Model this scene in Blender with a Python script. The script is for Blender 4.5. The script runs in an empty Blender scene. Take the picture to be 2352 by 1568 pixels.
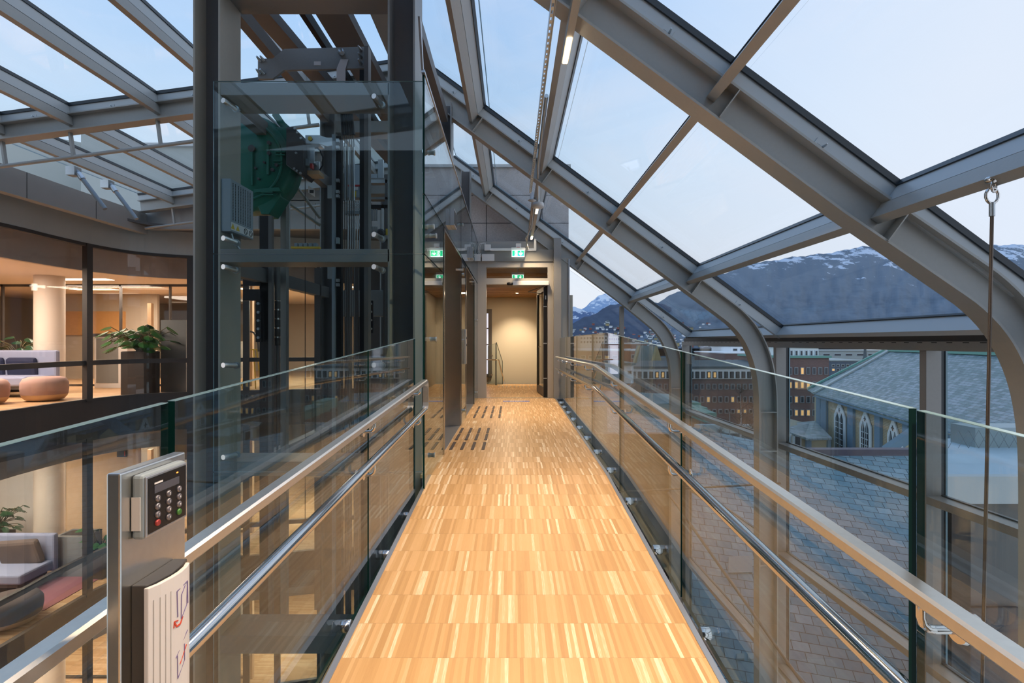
import bpy, bmesh, math, random
from mathutils import Vector, Matrix
random.seed(7)
R = random.Random(11)
C = bpy.context.scene.collection
SC = bpy.context.scene
PI = math.pi
H = 1.174            # eye height above the level walkway; all z below are written relative to the eye

# ------------------------------------------------------------------ camera, sky, exposure
cam_d = bpy.data.cameras.new('camera')
cam = bpy.data.objects.new('camera', cam_d)
C.objects.link(cam)
cam.location = (0, 0, H)
cam.rotation_euler = (PI / 2, 0, 0)
cam_d.sensor_width = 36
cam_d.lens = 36 * 1200 / 2352
cam_d.clip_start = 0.05
cam_d.clip_end = 6000
SC.camera = cam
SC.view_settings.view_transform = 'Standard'
SC.view_settings.look = 'None'
SC.view_settings.gamma = 1
SC.view_settings.use_curve_mapping = False
SC.view_settings.exposure = 0.0
SC.cycles.max_bounces = 10
SC.cycles.diffuse_bounces = 4
SC.cycles.glossy_bounces = 6
SC.cycles.transparent_max_bounces = 48
SC.cycles.caustics_reflective = False
SC.cycles.caustics_refractive = False
SC.cycles.use_denoising = True
SC.cycles.sample_clamp_indirect = 4

w = bpy.data.worlds.new('sky')
SC.world = w
w.use_nodes = True
nt = w.node_tree
nt.nodes.clear()
def N(nt, t, **k):
    n = nt.nodes.new(t)
    for a, b in k.items():
        setattr(n, a, b)
    return n
wo = N(nt, 'ShaderNodeOutputWorld')
bg = N(nt, 'ShaderNodeBackground')
tc = N(nt, 'ShaderNodeTexCoord')
sp = N(nt, 'ShaderNodeSeparateXYZ')
rp = N(nt, 'ShaderNodeValToRGB')
nt.links.new(tc.outputs['Generated'], sp.inputs[0])
nt.links.new(sp.outputs['Z'], rp.inputs[0])
e = rp.color_ramp.elements
e[0].position = 0.0; e[0].color = (.98, .96, .98, 1)
e[1].position = 1.0; e[1].color = (.26, .47, .86, 1)
for p, c in ((.12, (.90, .96, 1.05)), (.30, (.68, .87, 1.08)), (.55, (.43, .68, 1.05))):
    q = e.new(p); q.color = (*c, 1)
ns = N(nt, 'ShaderNodeTexNoise'); ns.inputs['Scale'].default_value = 1.6; ns.inputs['Detail'].default_value = 5; ns.inputs['Distortion'].default_value = 1.2
mp = N(nt, 'ShaderNodeMapping'); mp.inputs['Scale'].default_value = (1, 1.3, 3.2); mp.inputs['Rotation'].default_value = (0, .5, .3)
nt.links.new(tc.outputs['Generated'], mp.inputs[0]); nt.links.new(mp.outputs[0], ns.inputs[0])
cr = N(nt, 'ShaderNodeMapRange'); cr.inputs[1].default_value = .45; cr.inputs[2].default_value = .8; cr.inputs[4].default_value = .5
nt.links.new(ns.outputs[0], cr.inputs[0])
mx = N(nt, 'ShaderNodeMix', data_type='RGBA'); mx.inputs[7].default_value = (.93, .93, 1.0, 1)
nt.links.new(cr.outputs[0], mx.inputs[0]); nt.links.new(rp.outputs[0], mx.inputs[6])
# a broad bright veil towards the right-hand sky
rt = N(nt, 'ShaderNodeMapRange'); rt.inputs[1].default_value = .05; rt.inputs[2].default_value = .62; rt.inputs[4].default_value = .88
nt.links.new(sp.outputs['X'], rt.inputs[0])
m2 = N(nt, 'ShaderNodeMix', data_type='RGBA'); m2.inputs[7].default_value = (.88, .94, 1.06, 1)
nt.links.new(rt.outputs[0], m2.inputs[0]); nt.links.new(mx.outputs[2], m2.inputs[6])
nt.links.new(m2.outputs[2], bg.inputs[0])
bg.inputs[1].default_value = 1.0
nt.links.new(bg.outputs[0], wo.inputs[0])

# ------------------------------------------------------------------ materials
MATS = {}
def mat(name, col, rough=.5, metal=0., noise=0., nscale=20., bump=0., spec=.5, emit=None, es=0.):
    m = bpy.data.materials.new(name); m.use_nodes = True
    t = m.node_tree; b = t.nodes['Principled BSDF']
    b.inputs['Base Color'].default_value = (*col, 1)
    b.inputs['Roughness'].default_value = rough
    b.inputs['Metallic'].default_value = metal
    b.inputs['Specular IOR Level'].default_value = spec
    if emit:
        b.inputs['Emission Color'].default_value = (*emit, 1)
        b.inputs['Emission Strength'].default_value = es
    if noise or bump:
        g = N(t, 'ShaderNodeNewGeometry'); n = N(t, 'ShaderNodeTexNoise')
        n.inputs['Scale'].default_value = nscale; n.inputs['Detail'].default_value = 4
        t.links.new(g.outputs['Position'], n.inputs['Vector'])
        if noise:
            x = N(t, 'ShaderNodeMix', data_type='RGBA')
            x.inputs[6].default_value = (*[c * (1 - noise) for c in col], 1)
            x.inputs[7].default_value = (*[min(1, c * (1 + noise)) for c in col], 1)
            t.links.new(n.outputs[0], x.inputs[0]); t.links.new(x.outputs[2], b.inputs['Base Color'])
        if bump:
            u = N(t, 'ShaderNodeBump'); u.inputs['Strength'].default_value = bump; u.inputs['Distance'].default_value = .01
            t.links.new(n.outputs[0], u.inputs['Height']); t.links.new(u.outputs[0], b.inputs['Normal'])
    MATS[name] = m
    return m

def glass(name, tint, f0=.04, boost=1.):
    m = bpy.data.materials.new(name); m.use_nodes = True
    t = m.node_tree; t.nodes.clear()
    o = N(t, 'ShaderNodeOutputMaterial'); mixs = N(t, 'ShaderNodeMixShader')
    tr = N(t, 'ShaderNodeBsdfTransparent'); tr.inputs[0].default_value = (*tint, 1)
    gl = N(t, 'ShaderNodeBsdfGlossy'); gl.inputs['Roughness'].default_value = 0.0
    gl.inputs[0].default_value = (.95, .98, 1, 1)
    g = N(t, 'ShaderNodeNewGeometry')
    d = N(t, 'ShaderNodeVectorMath', operation='DOT_PRODUCT')
    t.links.new(g.outputs['Incoming'], d.inputs[0]); t.links.new(g.outputs['Normal'], d.inputs[1])
    a = N(t, 'ShaderNodeMath', operation='ABSOLUTE'); t.links.new(d.outputs['Value'], a.inputs[0])
    s = N(t, 'ShaderNodeMath', operation='SUBTRACT'); s.inputs[0].default_value = 1; t.links.new(a.outputs[0], s.inputs[1])
    p = N(t, 'ShaderNodeMath', operation='POWER'); p.inputs[1].default_value = 5; t.links.new(s.outputs[0], p.inputs[0])
    q = N(t, 'ShaderNodeMath', operation='MULTIPLY_ADD'); q.inputs[1].default_value = (1 - f0) * boost; q.inputs[2].default_value = f0
    t.links.new(p.outputs[0], q.inputs[0]); q.use_clamp = True
    t.links.new(q.outputs[0], mixs.inputs[0]); t.links.new(tr.outputs[0], mixs.inputs[1]); t.links.new(gl.outputs[0], mixs.inputs[2])
    t.links.new(mixs.outputs[0], o.inputs[0])
    MATS[name] = m
    return m

def parquet(name, ramp, w=.0155, L=.242, rough=.36, swap=False):
    m = bpy.data.materials.new(name); m.use_nodes = True
    t = m.node_tree; b = t.nodes['Principled BSDF']
    g = N(t, 'ShaderNodeNewGeometry'); s = N(t, 'ShaderNodeSeparateXYZ'); t.links.new(g.outputs['Position'], s.inputs[0])
    ax, ay = ('Y', 'X') if swap else ('X', 'Y')
    def M(op, a, bb):
        n = N(t, 'ShaderNodeMath', operation=op)
        for i, v in enumerate((a, bb)):
            if isinstance(v, (int, float)): n.inputs[i].default_value = v
            else: t.links.new(v, n.inputs[i])
        return n.outputs[0]
    yy = M('DIVIDE', s.outputs[ay], L); fy = M('FLOOR', yy, 0)
    off = M('MULTIPLY', M('FRACT', M('MULTIPLY', fy, .6180339), 0), w)
    xx = M('DIVIDE', M('ADD', s.outputs[ax], off), w); fx = M('FLOOR', xx, 0)
    c = N(t, 'ShaderNodeCombineXYZ'); t.links.new(fx, c.inputs[0]); t.links.new(fy, c.inputs[1])
    wn = N(t, 'ShaderNodeTexWhiteNoise', noise_dimensions='2D'); t.links.new(c.outputs[0], wn.inputs['Vector'])
    # neighbouring strips sometimes come from the same board
    c2 = N(t, 'ShaderNodeCombineXYZ'); t.links.new(M('FLOOR', M('DIVIDE', fx, 3), 0), c2.inputs[0]); t.links.new(fy, c2.inputs[1]); c2.inputs[2].default_value = 3
    wn2 = N(t, 'ShaderNodeTexWhiteNoise', noise_dimensions='3D'); t.links.new(c2.outputs[0], wn2.inputs['Vector'])
    gn = N(t, 'ShaderNodeTexNoise'); gn.inputs['Scale'].default_value = 1; gn.inputs['Detail'].default_value = 3
    gm = N(t, 'ShaderNodeMapping'); gm.inputs['Scale'].default_value = (14, 260, 1) if swap else (260, 14, 1)
    t.links.new(g.outputs['Position'], gm.inputs[0]); t.links.new(gm.outputs[0], gn.inputs[0])
    v = M('ADD', M('MULTIPLY', wn.outputs[0], .84), M('MULTIPLY', wn2.outputs[0], .12))
    v = M('ADD', v, M('MULTIPLY', M('SUBTRACT', gn.outputs[0], .5), .28))
    r = N(t, 'ShaderNodeValToRGB'); t.links.new(v, r.inputs[0])
    el = r.color_ramp.elements
    el[0].position = ramp[0][0]; el[0].color = (*ramp[0][1], 1)
    el[1].position = ramp[-1][0]; el[1].color = (*ramp[-1][1], 1)
    for p, cc in ramp[1:-1]:
        q = el.new(p); q.color = (*cc, 1)
    edge = M('LESS_THAN', M('FRACT', yy, 0), .014)
    x = N(t, 'ShaderNodeMix', data_type='RGBA'); t.links.new(M('MULTIPLY', edge, .3), x.inputs[0])
    t.links.new(r.outputs[0], x.inputs[6]); x.inputs[7].default_value = (*[q * .35 for q in ramp[0][1]], 1)
    t.links.new(x.outputs[2], b.inputs['Base Color'])
    b.inputs['Roughness'].default_value = rough
    MATS[name] = m
    return m

def tiles(name, cols, mortar, bw, bh, ms=.02, rough=.6, bump=.3, offset=.5, uv=True):
    m = bpy.data.materials.new(name); m.use_nodes = True
    t = m.node_tree; b = t.nodes['Principled BSDF']
    tcn = N(t, 'ShaderNodeTexCoord')
    br = N(t, 'ShaderNodeTexBrick'); br.offset = offset
    br.inputs['Scale'].default_value = 1; br.inputs['Brick Width'].default_value = bw; br.inputs['Row Height'].default_value = bh
    br.inputs['Mortar Size'].default_value = ms * bh; br.inputs['Mortar Smooth'].default_value = .2; br.inputs['Bias'].default_value = 0
    br.inputs['Color1'].default_value = (0, 0, 0, 1); br.inputs['Color2'].default_value = (1, 1, 1, 1); br.inputs['Mortar'].default_value = (0, 0, 0, 1)
    t.links.new(tcn.outputs['UV'], br.inputs[0])
    r = N(t, 'ShaderNodeValToRGB'); t.links.new(br.outputs[0], r.inputs[0])
    el = r.color_ramp.elements
    n_ = len(cols) - 1
    el[0].position = 0; el[0].color = (*cols[0], 1); el[1].position = 1; el[1].color = (*cols[-1], 1)
    for i in range(1, n_):
        q = el.new(i / n_); q.color = (*cols[i], 1)
    n = N(t, 'ShaderNodeTexNoise'); n.inputs['Scale'].default_value = 3 / bw; n.inputs['Detail'].default_value = 5
    t.links.new(tcn.outputs['UV'], n.inputs[0])
    mr = N(t, 'ShaderNodeMapRange'); mr.inputs[3].default_value = .8; mr.inputs[4].default_value = 1.2; t.links.new(n.outputs[0], mr.inputs[0])
    ml = N(t, 'ShaderNodeMix', data_type='RGBA', blend_type='MULTIPLY'); ml.inputs[0].default_value = 1
    t.links.new(r.outputs[0], ml.inputs[6]); t.links.new(mr.outputs[0], ml.inputs[7])
    x = N(t, 'ShaderNodeMix', data_type='RGBA'); t.links.new(br.outputs['Fac'], x.inputs[0])
    t.links.new(ml.outputs[2], x.inputs[6]); x.inputs[7].default_value = (*mortar, 1)
    t.links.new(x.outputs[2], b.inputs['Base Color'])
    b.inputs['Roughness'].default_value = rough
    MATS[name] = m
    return m

STEEL = mat('painted_steel', (.27, .272, .27), .42, .25, .06, 40, .06)
STEELD = mat('painted_steel_dark', (.135, .13, .13), .5, .1, .05, 30)
CREAM = mat('painted_steel_pale', (.40, .385, .34), .5, .1, .05, 30)
ALU = mat('grey_aluminium', (.50, .535, .55), .42, .15)
STEELR = mat('painted_roof_steel', (.40, .405, .39), .42, .1, .05, 40, .05)
GASKET = mat('black_gasket', (.025, .035, .045), .35)
BRUSH = mat('brushed_stainless', (.78, .77, .75), .30, 1., .06, 60)
CHROME = mat('polished_stainless', (.70, .68, .66), .10, 1.)
DOORSS = mat('lift_stainless', (.50, .48, .46), .17, 1., .04, 25)
EDGE = mat('glass_edge_green', (.003, .028, .024), .3, spec=.12)
EDGEL = mat('glass_edge_light', (.17, .29, .36), .12)
BLACK = mat('black_steel', (.014, .015, .018), .4, .3)
DARKBR = mat('dark_bronze_frame', (.062, .055, .052), .5, .1)
FASC = mat('fascia_grey', (.40, .39, .37), .5, .15, .04, 8)
SLABC = mat('slab_edge_dark', (.055, .048, .046), .55)
CLAD = mat('cladding_grey', (.36, .365, .36), .55, .1, .04, 6)
WHITE = mat('white_plastic', (.74, .74, .74), .45)
ZINC = mat('zinc_plated', (.55, .60, .64), .3, .8, .08, 40)
BLUEBOX = mat('blue_grey_box', (.30, .36, .41), .5, .3)
GREEN = mat('machine_green', (.003, .15, .105), .38)
REDM = mat('red_paint', (.45, .03, .03), .4)
YEL = mat('yellow_paint', (.72, .50, .05), .5)
DARKG = mat('dark_grey_plastic', (.05, .05, .055), .45)
KPAD = mat('keypad_black', (.008, .007, .007), .25)
KBTN = mat('keypad_button', (.20, .19, .22), .2, .6)
LCD = mat('lcd_grey', (.07, .075, .10), .25)
OFFW = mat('white_switch_plate', (.66, .64, .66), .5)
INKB = mat('ink_violet', (.16, .13, .30), .6)
INKR = mat('ink_red', (.55, .06, .03), .6)
CONC = mat('grey_concrete_panel', (.50, .475, .47), .8, 0, .28, 45, .1)
HEADER = mat('header_grey', (.22, .225, .22), .45, .15)
BEIGE = mat('beige_wall', (.38, .34, .27), .8)
OAK = mat('oak_panel', (.50, .27, .10), .5, 0, .15, 12)
OAKL = mat('light_wood', (.62, .42, .25), .55, 0, .1, 10)
CEIL = mat('office_ceiling', (.80, .70, .62), .85)
BULK = mat('office_bulkhead', (.55, .47, .43), .8)
PART = mat('office_backwall', (.42, .36, .29), .8)
COLM = mat('round_column_paint', (.62, .55, .48), .6)
PINK = mat('pink_wool', (.43, .275, .245), .9, 0, .12, 90, .2)
SOFA = mat('blue_grey_wool', (.24, .27, .40), .9, 0, .06, 90, .2)
NAVY = mat('navy_velvet', (.010, .015, .05), .8)
DBRN = mat('brown_wool', (.10, .075, .07), .9)
RUG = mat('plum_rug', (.28, .10, .12), .95, 0, .2, 60)
LEAF = mat('monstera_green', (.035, .14, .035), .4, 0, .5, 3)
LEAFD = mat('leaf_dark', (.018, .07, .03), .35, 0, .4, 4)
STEMM = mat('plant_stem', (.12, .10, .05), .7)
SOIL = mat('potting_soil', (.03, .02, .015), .9)
POT = mat('black_planter', (.025, .022, .022), .5)
GREYC = mat('grey_cabinet', (.20, .215, .22), .55)
TAPE = mat('blue_tape', (.12, .17, .50), .5)
TAPEW = mat('white_print', (.75, .75, .78), .5)
TACT = mat('dark_tactile', (.045, .03, .028), .55)
ALUTRIM = mat('aluminium_trim', (.50, .52, .56), .3, .8)
OLIVE = mat('olive_steel', (.16, .145, .095), .5, .2)
ROPE = mat('wire_rope', (.15, .12, .10), .4, .7, .4, 300)
LED = mat('led_strip', (1, 1, 1), .5, emit=(1, .78, .50), es=14)
PANEL = mat('light_panel', (1, 1, 1), .5, emit=(1, .80, .60), es=5)
EXG = mat('sign_green', (.0, .45, .18), .4, emit=(.02, .62, .26), es=.9)
EXW = mat('sign_white', (.9, .9, .9), .4, emit=(.9, 1, .94), es=1.3)
ORNG = mat('orange_led', (1, .3, .05), .4, emit=(1, .25, .03), es=4)
ROOFPALE = mat('pale_roof_cladding', (.42, .47, .46), .7, 0, .05, 2)
GL_ROOF = glass('roof_glass', (.955, .97, .98), .018, .55)
GL_RAIL = glass('balustrade_glass', (.90, .94, .94), .062, 1.15)
GL_LIFT = glass('lift_glass', (.86, .925, .93), .04)
GL_WALL = glass('curtain_glass', (.93, .93, .92), .025, .7)
GL_WIN = glass('window_glass', (.955, .97, .975), .02, .6)
FLOOR = parquet('industrial_parquet', [(.02, (.47, .275, .115)), (.35, (.56, .34, .15)), (.66, (.63, .395, .19)), (.82, (.69, .47, .26)), (.94, (.84, .70, .50))])
FLOOR2 = parquet('office_parquet', [(.05, (.42, .24, .11)), (.5, (.54, .33, .17)), (.95, (.68, .48, .29))], w=.05, L=.5, swap=True)

# ------------------------------------------------------------------ geometry helpers
class MB:
    def __init__(s): s.v = []; s.f = []; s.m = []; s.uv = {}; s.smooth = set()
    def add(s, vs, fs, mi=0, smooth=False):
        b = len(s.v); s.v += [tuple(v) for v in vs]
        for f in fs:
            if smooth: s.smooth.add(len(s.f))
            s.f.append(tuple(b + i for i in f)); s.m.append(mi)
        return s
    def box(s, x0, x1, y0, y1, z0, z1, mi=0):
        x0, x1 = min(x0, x1), max(x0, x1); y0, y1 = min(y0, y1), max(y0, y1); z0, z1 = min(z0, z1), max(z0, z1)
        vs = [(x, y, z) for x in (x0, x1) for y in (y0, y1) for z in (z0, z1)]
        return s.add(vs, [(0, 1, 3, 2), (4, 6, 7, 5), (0, 4, 5, 1), (2, 3, 7, 6), (0, 2, 6, 4), (1, 5, 7, 3)], mi)
    def obox(s, c, a, b, d, mi=0):      # centre and three half-axis vectors
        c, a, b, d = Vector(c), Vector(a), Vector(b), Vector(d)
        vs = [c + i * a + j * b + k * d for i in (-1, 1) for j in (-1, 1) for k in (-1, 1)]
        return s.add(vs, [(0, 1, 3, 2), (4, 6, 7, 5), (0, 4, 5, 1), (2, 3, 7, 6), (0, 2, 6, 4), (1, 5, 7, 3)], mi)
    def bar(s, p, q, w_, h_, up=(0, 0, 1), mi=0):
        p, q = Vector(p), Vector(q); d = (q - p); u = Vector(up)
        sd = d.cross(u)
        if sd.length < 1e-6: sd = d.cross(Vector((1, 0, 0)))
        sd.normalize(); uu = sd.cross(d).normalized()
        return s.obox((p + q) / 2, d / 2, sd * w_ / 2, uu * h_ / 2, mi)
    def prism(s, pts, ex, mi=0):        # polygon (3D points) extruded along a vector
        n = len(pts); ex = Vector(ex); P = [Vector(p) for p in pts]
        vs = P + [p + ex for p in P]
        fs = [tuple(range(n - 1, -1, -1)), tuple(range(n, 2 * n))] + [(i, (i + 1) % n, n + (i + 1) % n, n + i) for i in range(n)]
        return s.add(vs, fs, mi)
    def tube(s, pts, r, n=8, mi=0, cap=True):
        P = [Vector(p) for p in pts]; rings = []; prev = None
        rr = r if isinstance(r, (list, tuple)) else [r] * len(P)
        for i, p in enumerate(P):
            d = (P[min(i + 1, len(P) - 1)] - P[max(i - 1, 0)]).normalized()
            if prev is None:
                a = d.cross(Vector((0, 0, 1)))
                if a.length < 1e-3: a = d.cross(Vector((1, 0, 0)))
            else: a = prev - d * prev.dot(d)
            a.normalize(); prev = a; b = d.cross(a)
            rings.append([p + (a * math.cos(2 * PI * k / n) + b * math.sin(2 * PI * k / n)) * rr[i] for k in range(n)])
        vs = [v for g in rings for v in g]
        fs = [(i * n + k, i * n + (k + 1) % n, (i + 1) * n + (k + 1) % n, (i + 1) * n + k) for i in range(len(P) - 1) for k in range(n)]
        s.add(vs, fs, mi, True)
        if cap:
            s.add(rings[0], [tuple(range(n))], mi); s.add(rings[-1], [tuple(range(n - 1, -1, -1))], mi)
        return s
    def lathe(s, c, prof, n=20, mi=0, axis='z', sx=1., sy=1.):
        vs = []
        for r_, z_ in prof:
            for k in range(n):
                a = 2 * PI * k / n
                v = (r_ * math.cos(a) * sx, r_ * math.sin(a) * sy, z_)
                if axis == 'y': v = (v[0], v[2], v[1])
                if axis == 'x': v = (v[2], v[0], v[1])
                vs.append((c[0] + v[0], c[1] + v[1], c[2] + v[2]))
        fs = [(i * n + k, i * n + (k + 1) % n, (i + 1) * n + (k + 1) % n, (i + 1) * n + k) for i in range(len(prof) - 1) for k in range(n)]
        s.add(vs, fs, mi, True)
        s.add(vs[:n], [tuple(range(n))], mi); s.add(vs[-n:], [tuple(range(n))], mi)
        return s
    def build(s, name, mats, parent=None, origin=None, bevel=0, smooth=False, uvaxes=None):
        if not isinstance(mats, (list, tuple)): mats = [mats]
        xs = [v[0] for v in s.v]; ys = [v[1] for v in s.v]; zs = [v[2] for v in s.v]
        o = Vector(origin) if origin else Vector(((min(xs) + max(xs)) / 2, (min(ys) + max(ys)) / 2, min(zs)))
        me = bpy.data.meshes.new(name)
        me.from_pydata([(v[0] - o.x, v[1] - o.y, v[2] - o.z) for v in s.v], [], s.f)
        for m in mats: me.materials.append(m)
        for i, p in enumerate(me.polygons):
            p.material_index = s.m[i]
            p.use_smooth = smooth or (i in s.smooth)
        if uvaxes:
            U, V = Vector(uvaxes[0]), Vector(uvaxes[1]); ul = me.uv_layers.new(name='UVMap')
            for lp in me.loops:
                v = Vector(s.v[lp.vertex_index]); ul.data[lp.index].uv = (v.dot(U), v.dot(V))
        bm = bmesh.new(); bm.from_mesh(me); bmesh.ops.recalc_face_normals(bm, faces=bm.faces); bm.to_mesh(me); bm.free()
        me.update()
        ob = bpy.data.objects.new(name, me); C.objects.link(ob)
        ow = o + Vector((0, 0, H))
        if parent is not None:
            ob.parent = parent; ob.location = ow - WLOC[parent.name]
        else: ob.location = ow
        WLOC[ob.name] = ow
        if bevel:
            bv = ob.modifiers.new('bevel', 'BEVEL'); bv.width = bevel; bv.segments = 2; bv.limit_method = 'ANGLE'
        return ob
WLOC = {}
def thing(name, label, cat, loc, group=None):
    o = bpy.data.objects.new(name, None); C.objects.link(o); o.empty_display_size = .1
    o.location = Vector(loc) + Vector((0, 0, H)); WLOC[o.name] = Vector(o.location)
    o['label'] = label; o['category'] = cat
    if group: o['group'] = group
    return o
def tag(o, label, cat, group=None, kind=None):
    o['label'] = label; o['category'] = cat
    if group: o['group'] = group
    if kind: o['kind'] = kind
    return o
def struct(o, label=None, cat=None):
    o['kind'] = 'structure'
    if label: o['label'] = label
    if cat: o['category'] = cat
    return o
def copy_tree(o, loc=None, label=None, group=None, parent=None):
    c = o.copy(); C.objects.link(c)
    if parent is not None: c.parent = parent
    if loc is not None:
        c.location = Vector(loc) + Vector((0, 0, H)); WLOC[c.name] = Vector(c.location)
    if label: c['label'] = label
    if group: c['group'] = group
    for ch in list(o.children):
        copy_tree(ch, parent=c)
    return c
def pane(x0, x1, y0, y1, z0, z1, m, name, parent=None, edge=EDGE):
    g = MB().box(x0, x1, y0, y1, z0, z1)
    d = [(x1 - x0), (y1 - y0), (z1 - z0)]; k = d.index(min(d))
    for i in range(6): g.m[i] = 0 if i // 2 == k else 1
    return g.build(name, [m, edge], parent)
def quadpane(pts, th, m, name, parent=None, edge=EDGE):
    P = [Vector(p) for p in pts]; n = (P[1] - P[0]).cross(P[2] - P[0]).normalized() * th
    g = MB().prism([p - n / 2 for p in P], n); g.m = [0, 0] + [1] * len(P)
    return g.build(name, [m, edge], parent)
def arealight(name, loc, sx, sy, e_, col, rot=(0, 0, 0), shape='RECTANGLE', spread=PI):
    l = bpy.data.lights.new(name, 'AREA'); l.shape = shape; l.size = sx
    if shape == 'RECTANGLE': l.size_y = sy
    l.energy = e_; l.color = col; l.spread = spread
    o = bpy.data.objects.new(name, l); C.objects.link(o); o.location = Vector(loc) + Vector((0, 0, H)); o.rotation_euler = rot
    return o
WARM = (1, .72, .43)

# ------------------------------------------------------------------ lamps of the place
# linear LED bars above the walkway
def led_bar(y0, y1, segs, label, n):
    t = thing('linear_light', label, 'ceiling light', (.40, (y0 + y1) / 2, 2.10), 'linear lights above the walkway')
    MB().box(.375, .425, y0, y1, 2.105, 2.17).build('housing', CREAM, t)
    for a, b in segs:
        MB().box(.383, .417, a, b, 2.098, 2.106).build('light_strip', LED, t)
    for y in (y0 + .3, y1 - .3):
        MB().tube([(.40, y, 2.17), (.40, y, 2.40)], .006, 6).build('hanger', ZINC, t)
    return t
led_bar(-.8, 3.97, [(3.62, 3.95), (1.2, 1.55), (-.7, -.4)], 'linear light bar under the roof glass, the bar nearest the viewer', 0)
led_bar(8.1, 10.8, [(8.25, 8.6), (10.45, 10.75)], 'shorter linear light bar, end towards the door with two glowing tips', 1)
for y, e_ in ((-2.4, 62), (-.4, 62), (1.4, 62), (3.8, 74), (8.4, 66), (10.3, 34)):
    arealight('track_lamp', (.40, y, 2.09), .05, .34, e_ * .82, WARM, spread=2.1)

# ------------------------------------------------------------------ walkway
XR = lambda y: .79 + .0085 * y
FZ = lambda y: (-1.45 + .06 * y) if y < 4.6 else -1.174
XL = -.712
def strip_floor(y0, y1, name, m, x_off0, x_off1=None):
    pass
fl = MB()
fl.prism([(XL, -3, FZ(-3)), (XL, 4.6, -1.174), (XL, 4.6, -1.20), (XL, -3, FZ(-3) - .03)], (0, 0, 0))
fl = MB()
def wedge(mb, y0, y1, xa0, xa1, xb0, xb1, zt0, zt1, th, mi=0):
    vs = [(xa0, y0, zt0), (xb0, y0, zt0), (xb1, y1, zt1), (xa1, y1, zt1)]
    vs += [(a, b, c - th) for a, b, c in vs]
    mb.add(vs, [(0, 1, 2, 3), (7, 6, 5, 4), (0, 4, 5, 1), (1, 5, 6, 2), (2, 6, 7, 3), (3, 7, 4, 0)], mi)
wedge(fl, -3, 4.6, XL, XL, XR(-3), XR(4.6), FZ(-3), FZ(4.6), .03)
o = fl.build('floor_ramp', FLOOR); o.name = 'floor'; struct(o, 'sloping oak parquet floor of the walkway in the foreground', 'floor')
fl = MB(); wedge(fl, 4.603, 10.84, XL - .3, XL - .3, XR(4.6), XR(10.84), -1.174, -1.174, .03)
o = fl.build('floor', FLOOR); struct(o, 'level oak parquet floor before the lift doors', 'floor')
fl = MB(); wedge(fl, 10.90, 14.45, -1.6, -1.6, 1.6, 1.6, -1.174, -1.174, .03)
o = fl.build('floor', FLOOR); struct(o, 'parquet floor of the stair landing beyond the glass door', 'floor')
MB().box(-.7, 1.0, 10.84, 10.90, -1.2, -1.168).build('trim_1', ALUTRIM)['kind'] = 'structure'
for sgn, nm in ((1, 'trim_2'), (-1, 'trim_3')):
    g = MB()
    for y0, y1 in ((-3, 4.6), (4.6, 10.8)):
        xe = (lambda y: XR(y)) if sgn > 0 else (lambda y: XL)
        if sgn < 0 and y0 > 4: continue
        a0, a1 = (xe(y0), xe(y1)); b0, b1 = a0 + sgn * .026, a1 + sgn * .026
        lo = (min(a0, b0), min(a1, b1), max(a0, b0), max(a1, b1))
        wedge(g, y0, y1, *lo, FZ(y0) + .004, FZ(y1 - .001) + .004, .16)
    struct(g.build(nm, ALUTRIM))
# steel edge channels and under-structure of the bridge
for sgn, lab in ((1, 'olive steel edge beam under the right side of the walkway'), (-1, 'olive steel edge beam under the left side of the walkway')):
    g = MB()
    for y0, y1 in ((-3, 4.6), (4.6, 10.8)):
        if sgn < 0 and y0 > 4: continue
        a0, a1 = (XR(y0) + .027, XR(y1) + .027) if sgn > 0 else (XL - .10, XL - .10)
        wedge(g, y0, y1, a0, a1, a0 + .073, a1 + .073, FZ(y0) - .13, FZ(y1 - .001) - .13, .2)
    tag(g.build('edge_beam', OLIVE), lab, 'beam')
g = MB(); wedge(g, -3, 4.6, XL + .02, XL + .02, XR(-3) - .02, XR(4.6) - .02, FZ(-3) - .03, FZ(4.6) - .03, .22)
wedge(g, 4.6, 10.8, XL + .02, XL + .02, XR(4.6) - .02, XR(10.8) - .02, -1.205, -1.205, .22)
struct(g.build('floor_deck', STEELD), 'dark underside of the walkway', 'deck')
# tactile strips in front of the lift doors
tp = None
k = 0
for (ya, yb, xa, xb, ncol, which) in ((6.25, 5.66 + 1.42, -.95, 0, 7, 0), (8.0, 9.3, -.5, .1, 6, 1)):
    rows = ((1033, 1015), (1011, 996), (994.5, 983)) if which == 0 else ((960, 951), (949.5, 941), (940, 933))
    xs0 = [(1110, .077), ] 
    for rt, (p1, p0) in enumerate(rows):
        Y0, Y1 = 1200 * 1.174 / (p1 - 784), 1200 * 1.174 / (p0 - 784)
        for j in range(7 if which == 0 else 5):
            X = (-.315 - j * .117) if which == 0 else (-.195 - j * .13)
            if X - .02 < XL: continue
            g = MB(); hw = .017
            g.prism([(X - hw, Y0 + hw, -1.173), (X, Y0, -1.173), (X + hw, Y0 + hw, -1.173), (X + hw, Y1 - hw, -1.173), (X, Y1, -1.173), (X - hw, Y1 - hw, -1.173)], (0, 0, .004))
            tag(g.build('tactile_strip', TACT), 'dark guidance strip at the %s lift door, %s row, %s strip from the right' % ('nearer' if which == 0 else 'farther', ['front', 'middle', 'back'][rt], ['first', 'second', 'third', 'fourth', 'fifth', 'sixth', 'seventh'][j]), 'floor strip',
                'guidance strips at the %s lift' % ('nearer' if which == 0 else 'farther'))
g = thing('floor_tape', 'blue printed tape on the floor at the door threshold', 'floor tape', (0, 10.25, -1.173))
MB().box(-.175, .345, 10.18, 10.33, -1.173, -1.170).build('tape', TAPE, g)
mm = MB(); x = -.15
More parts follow.
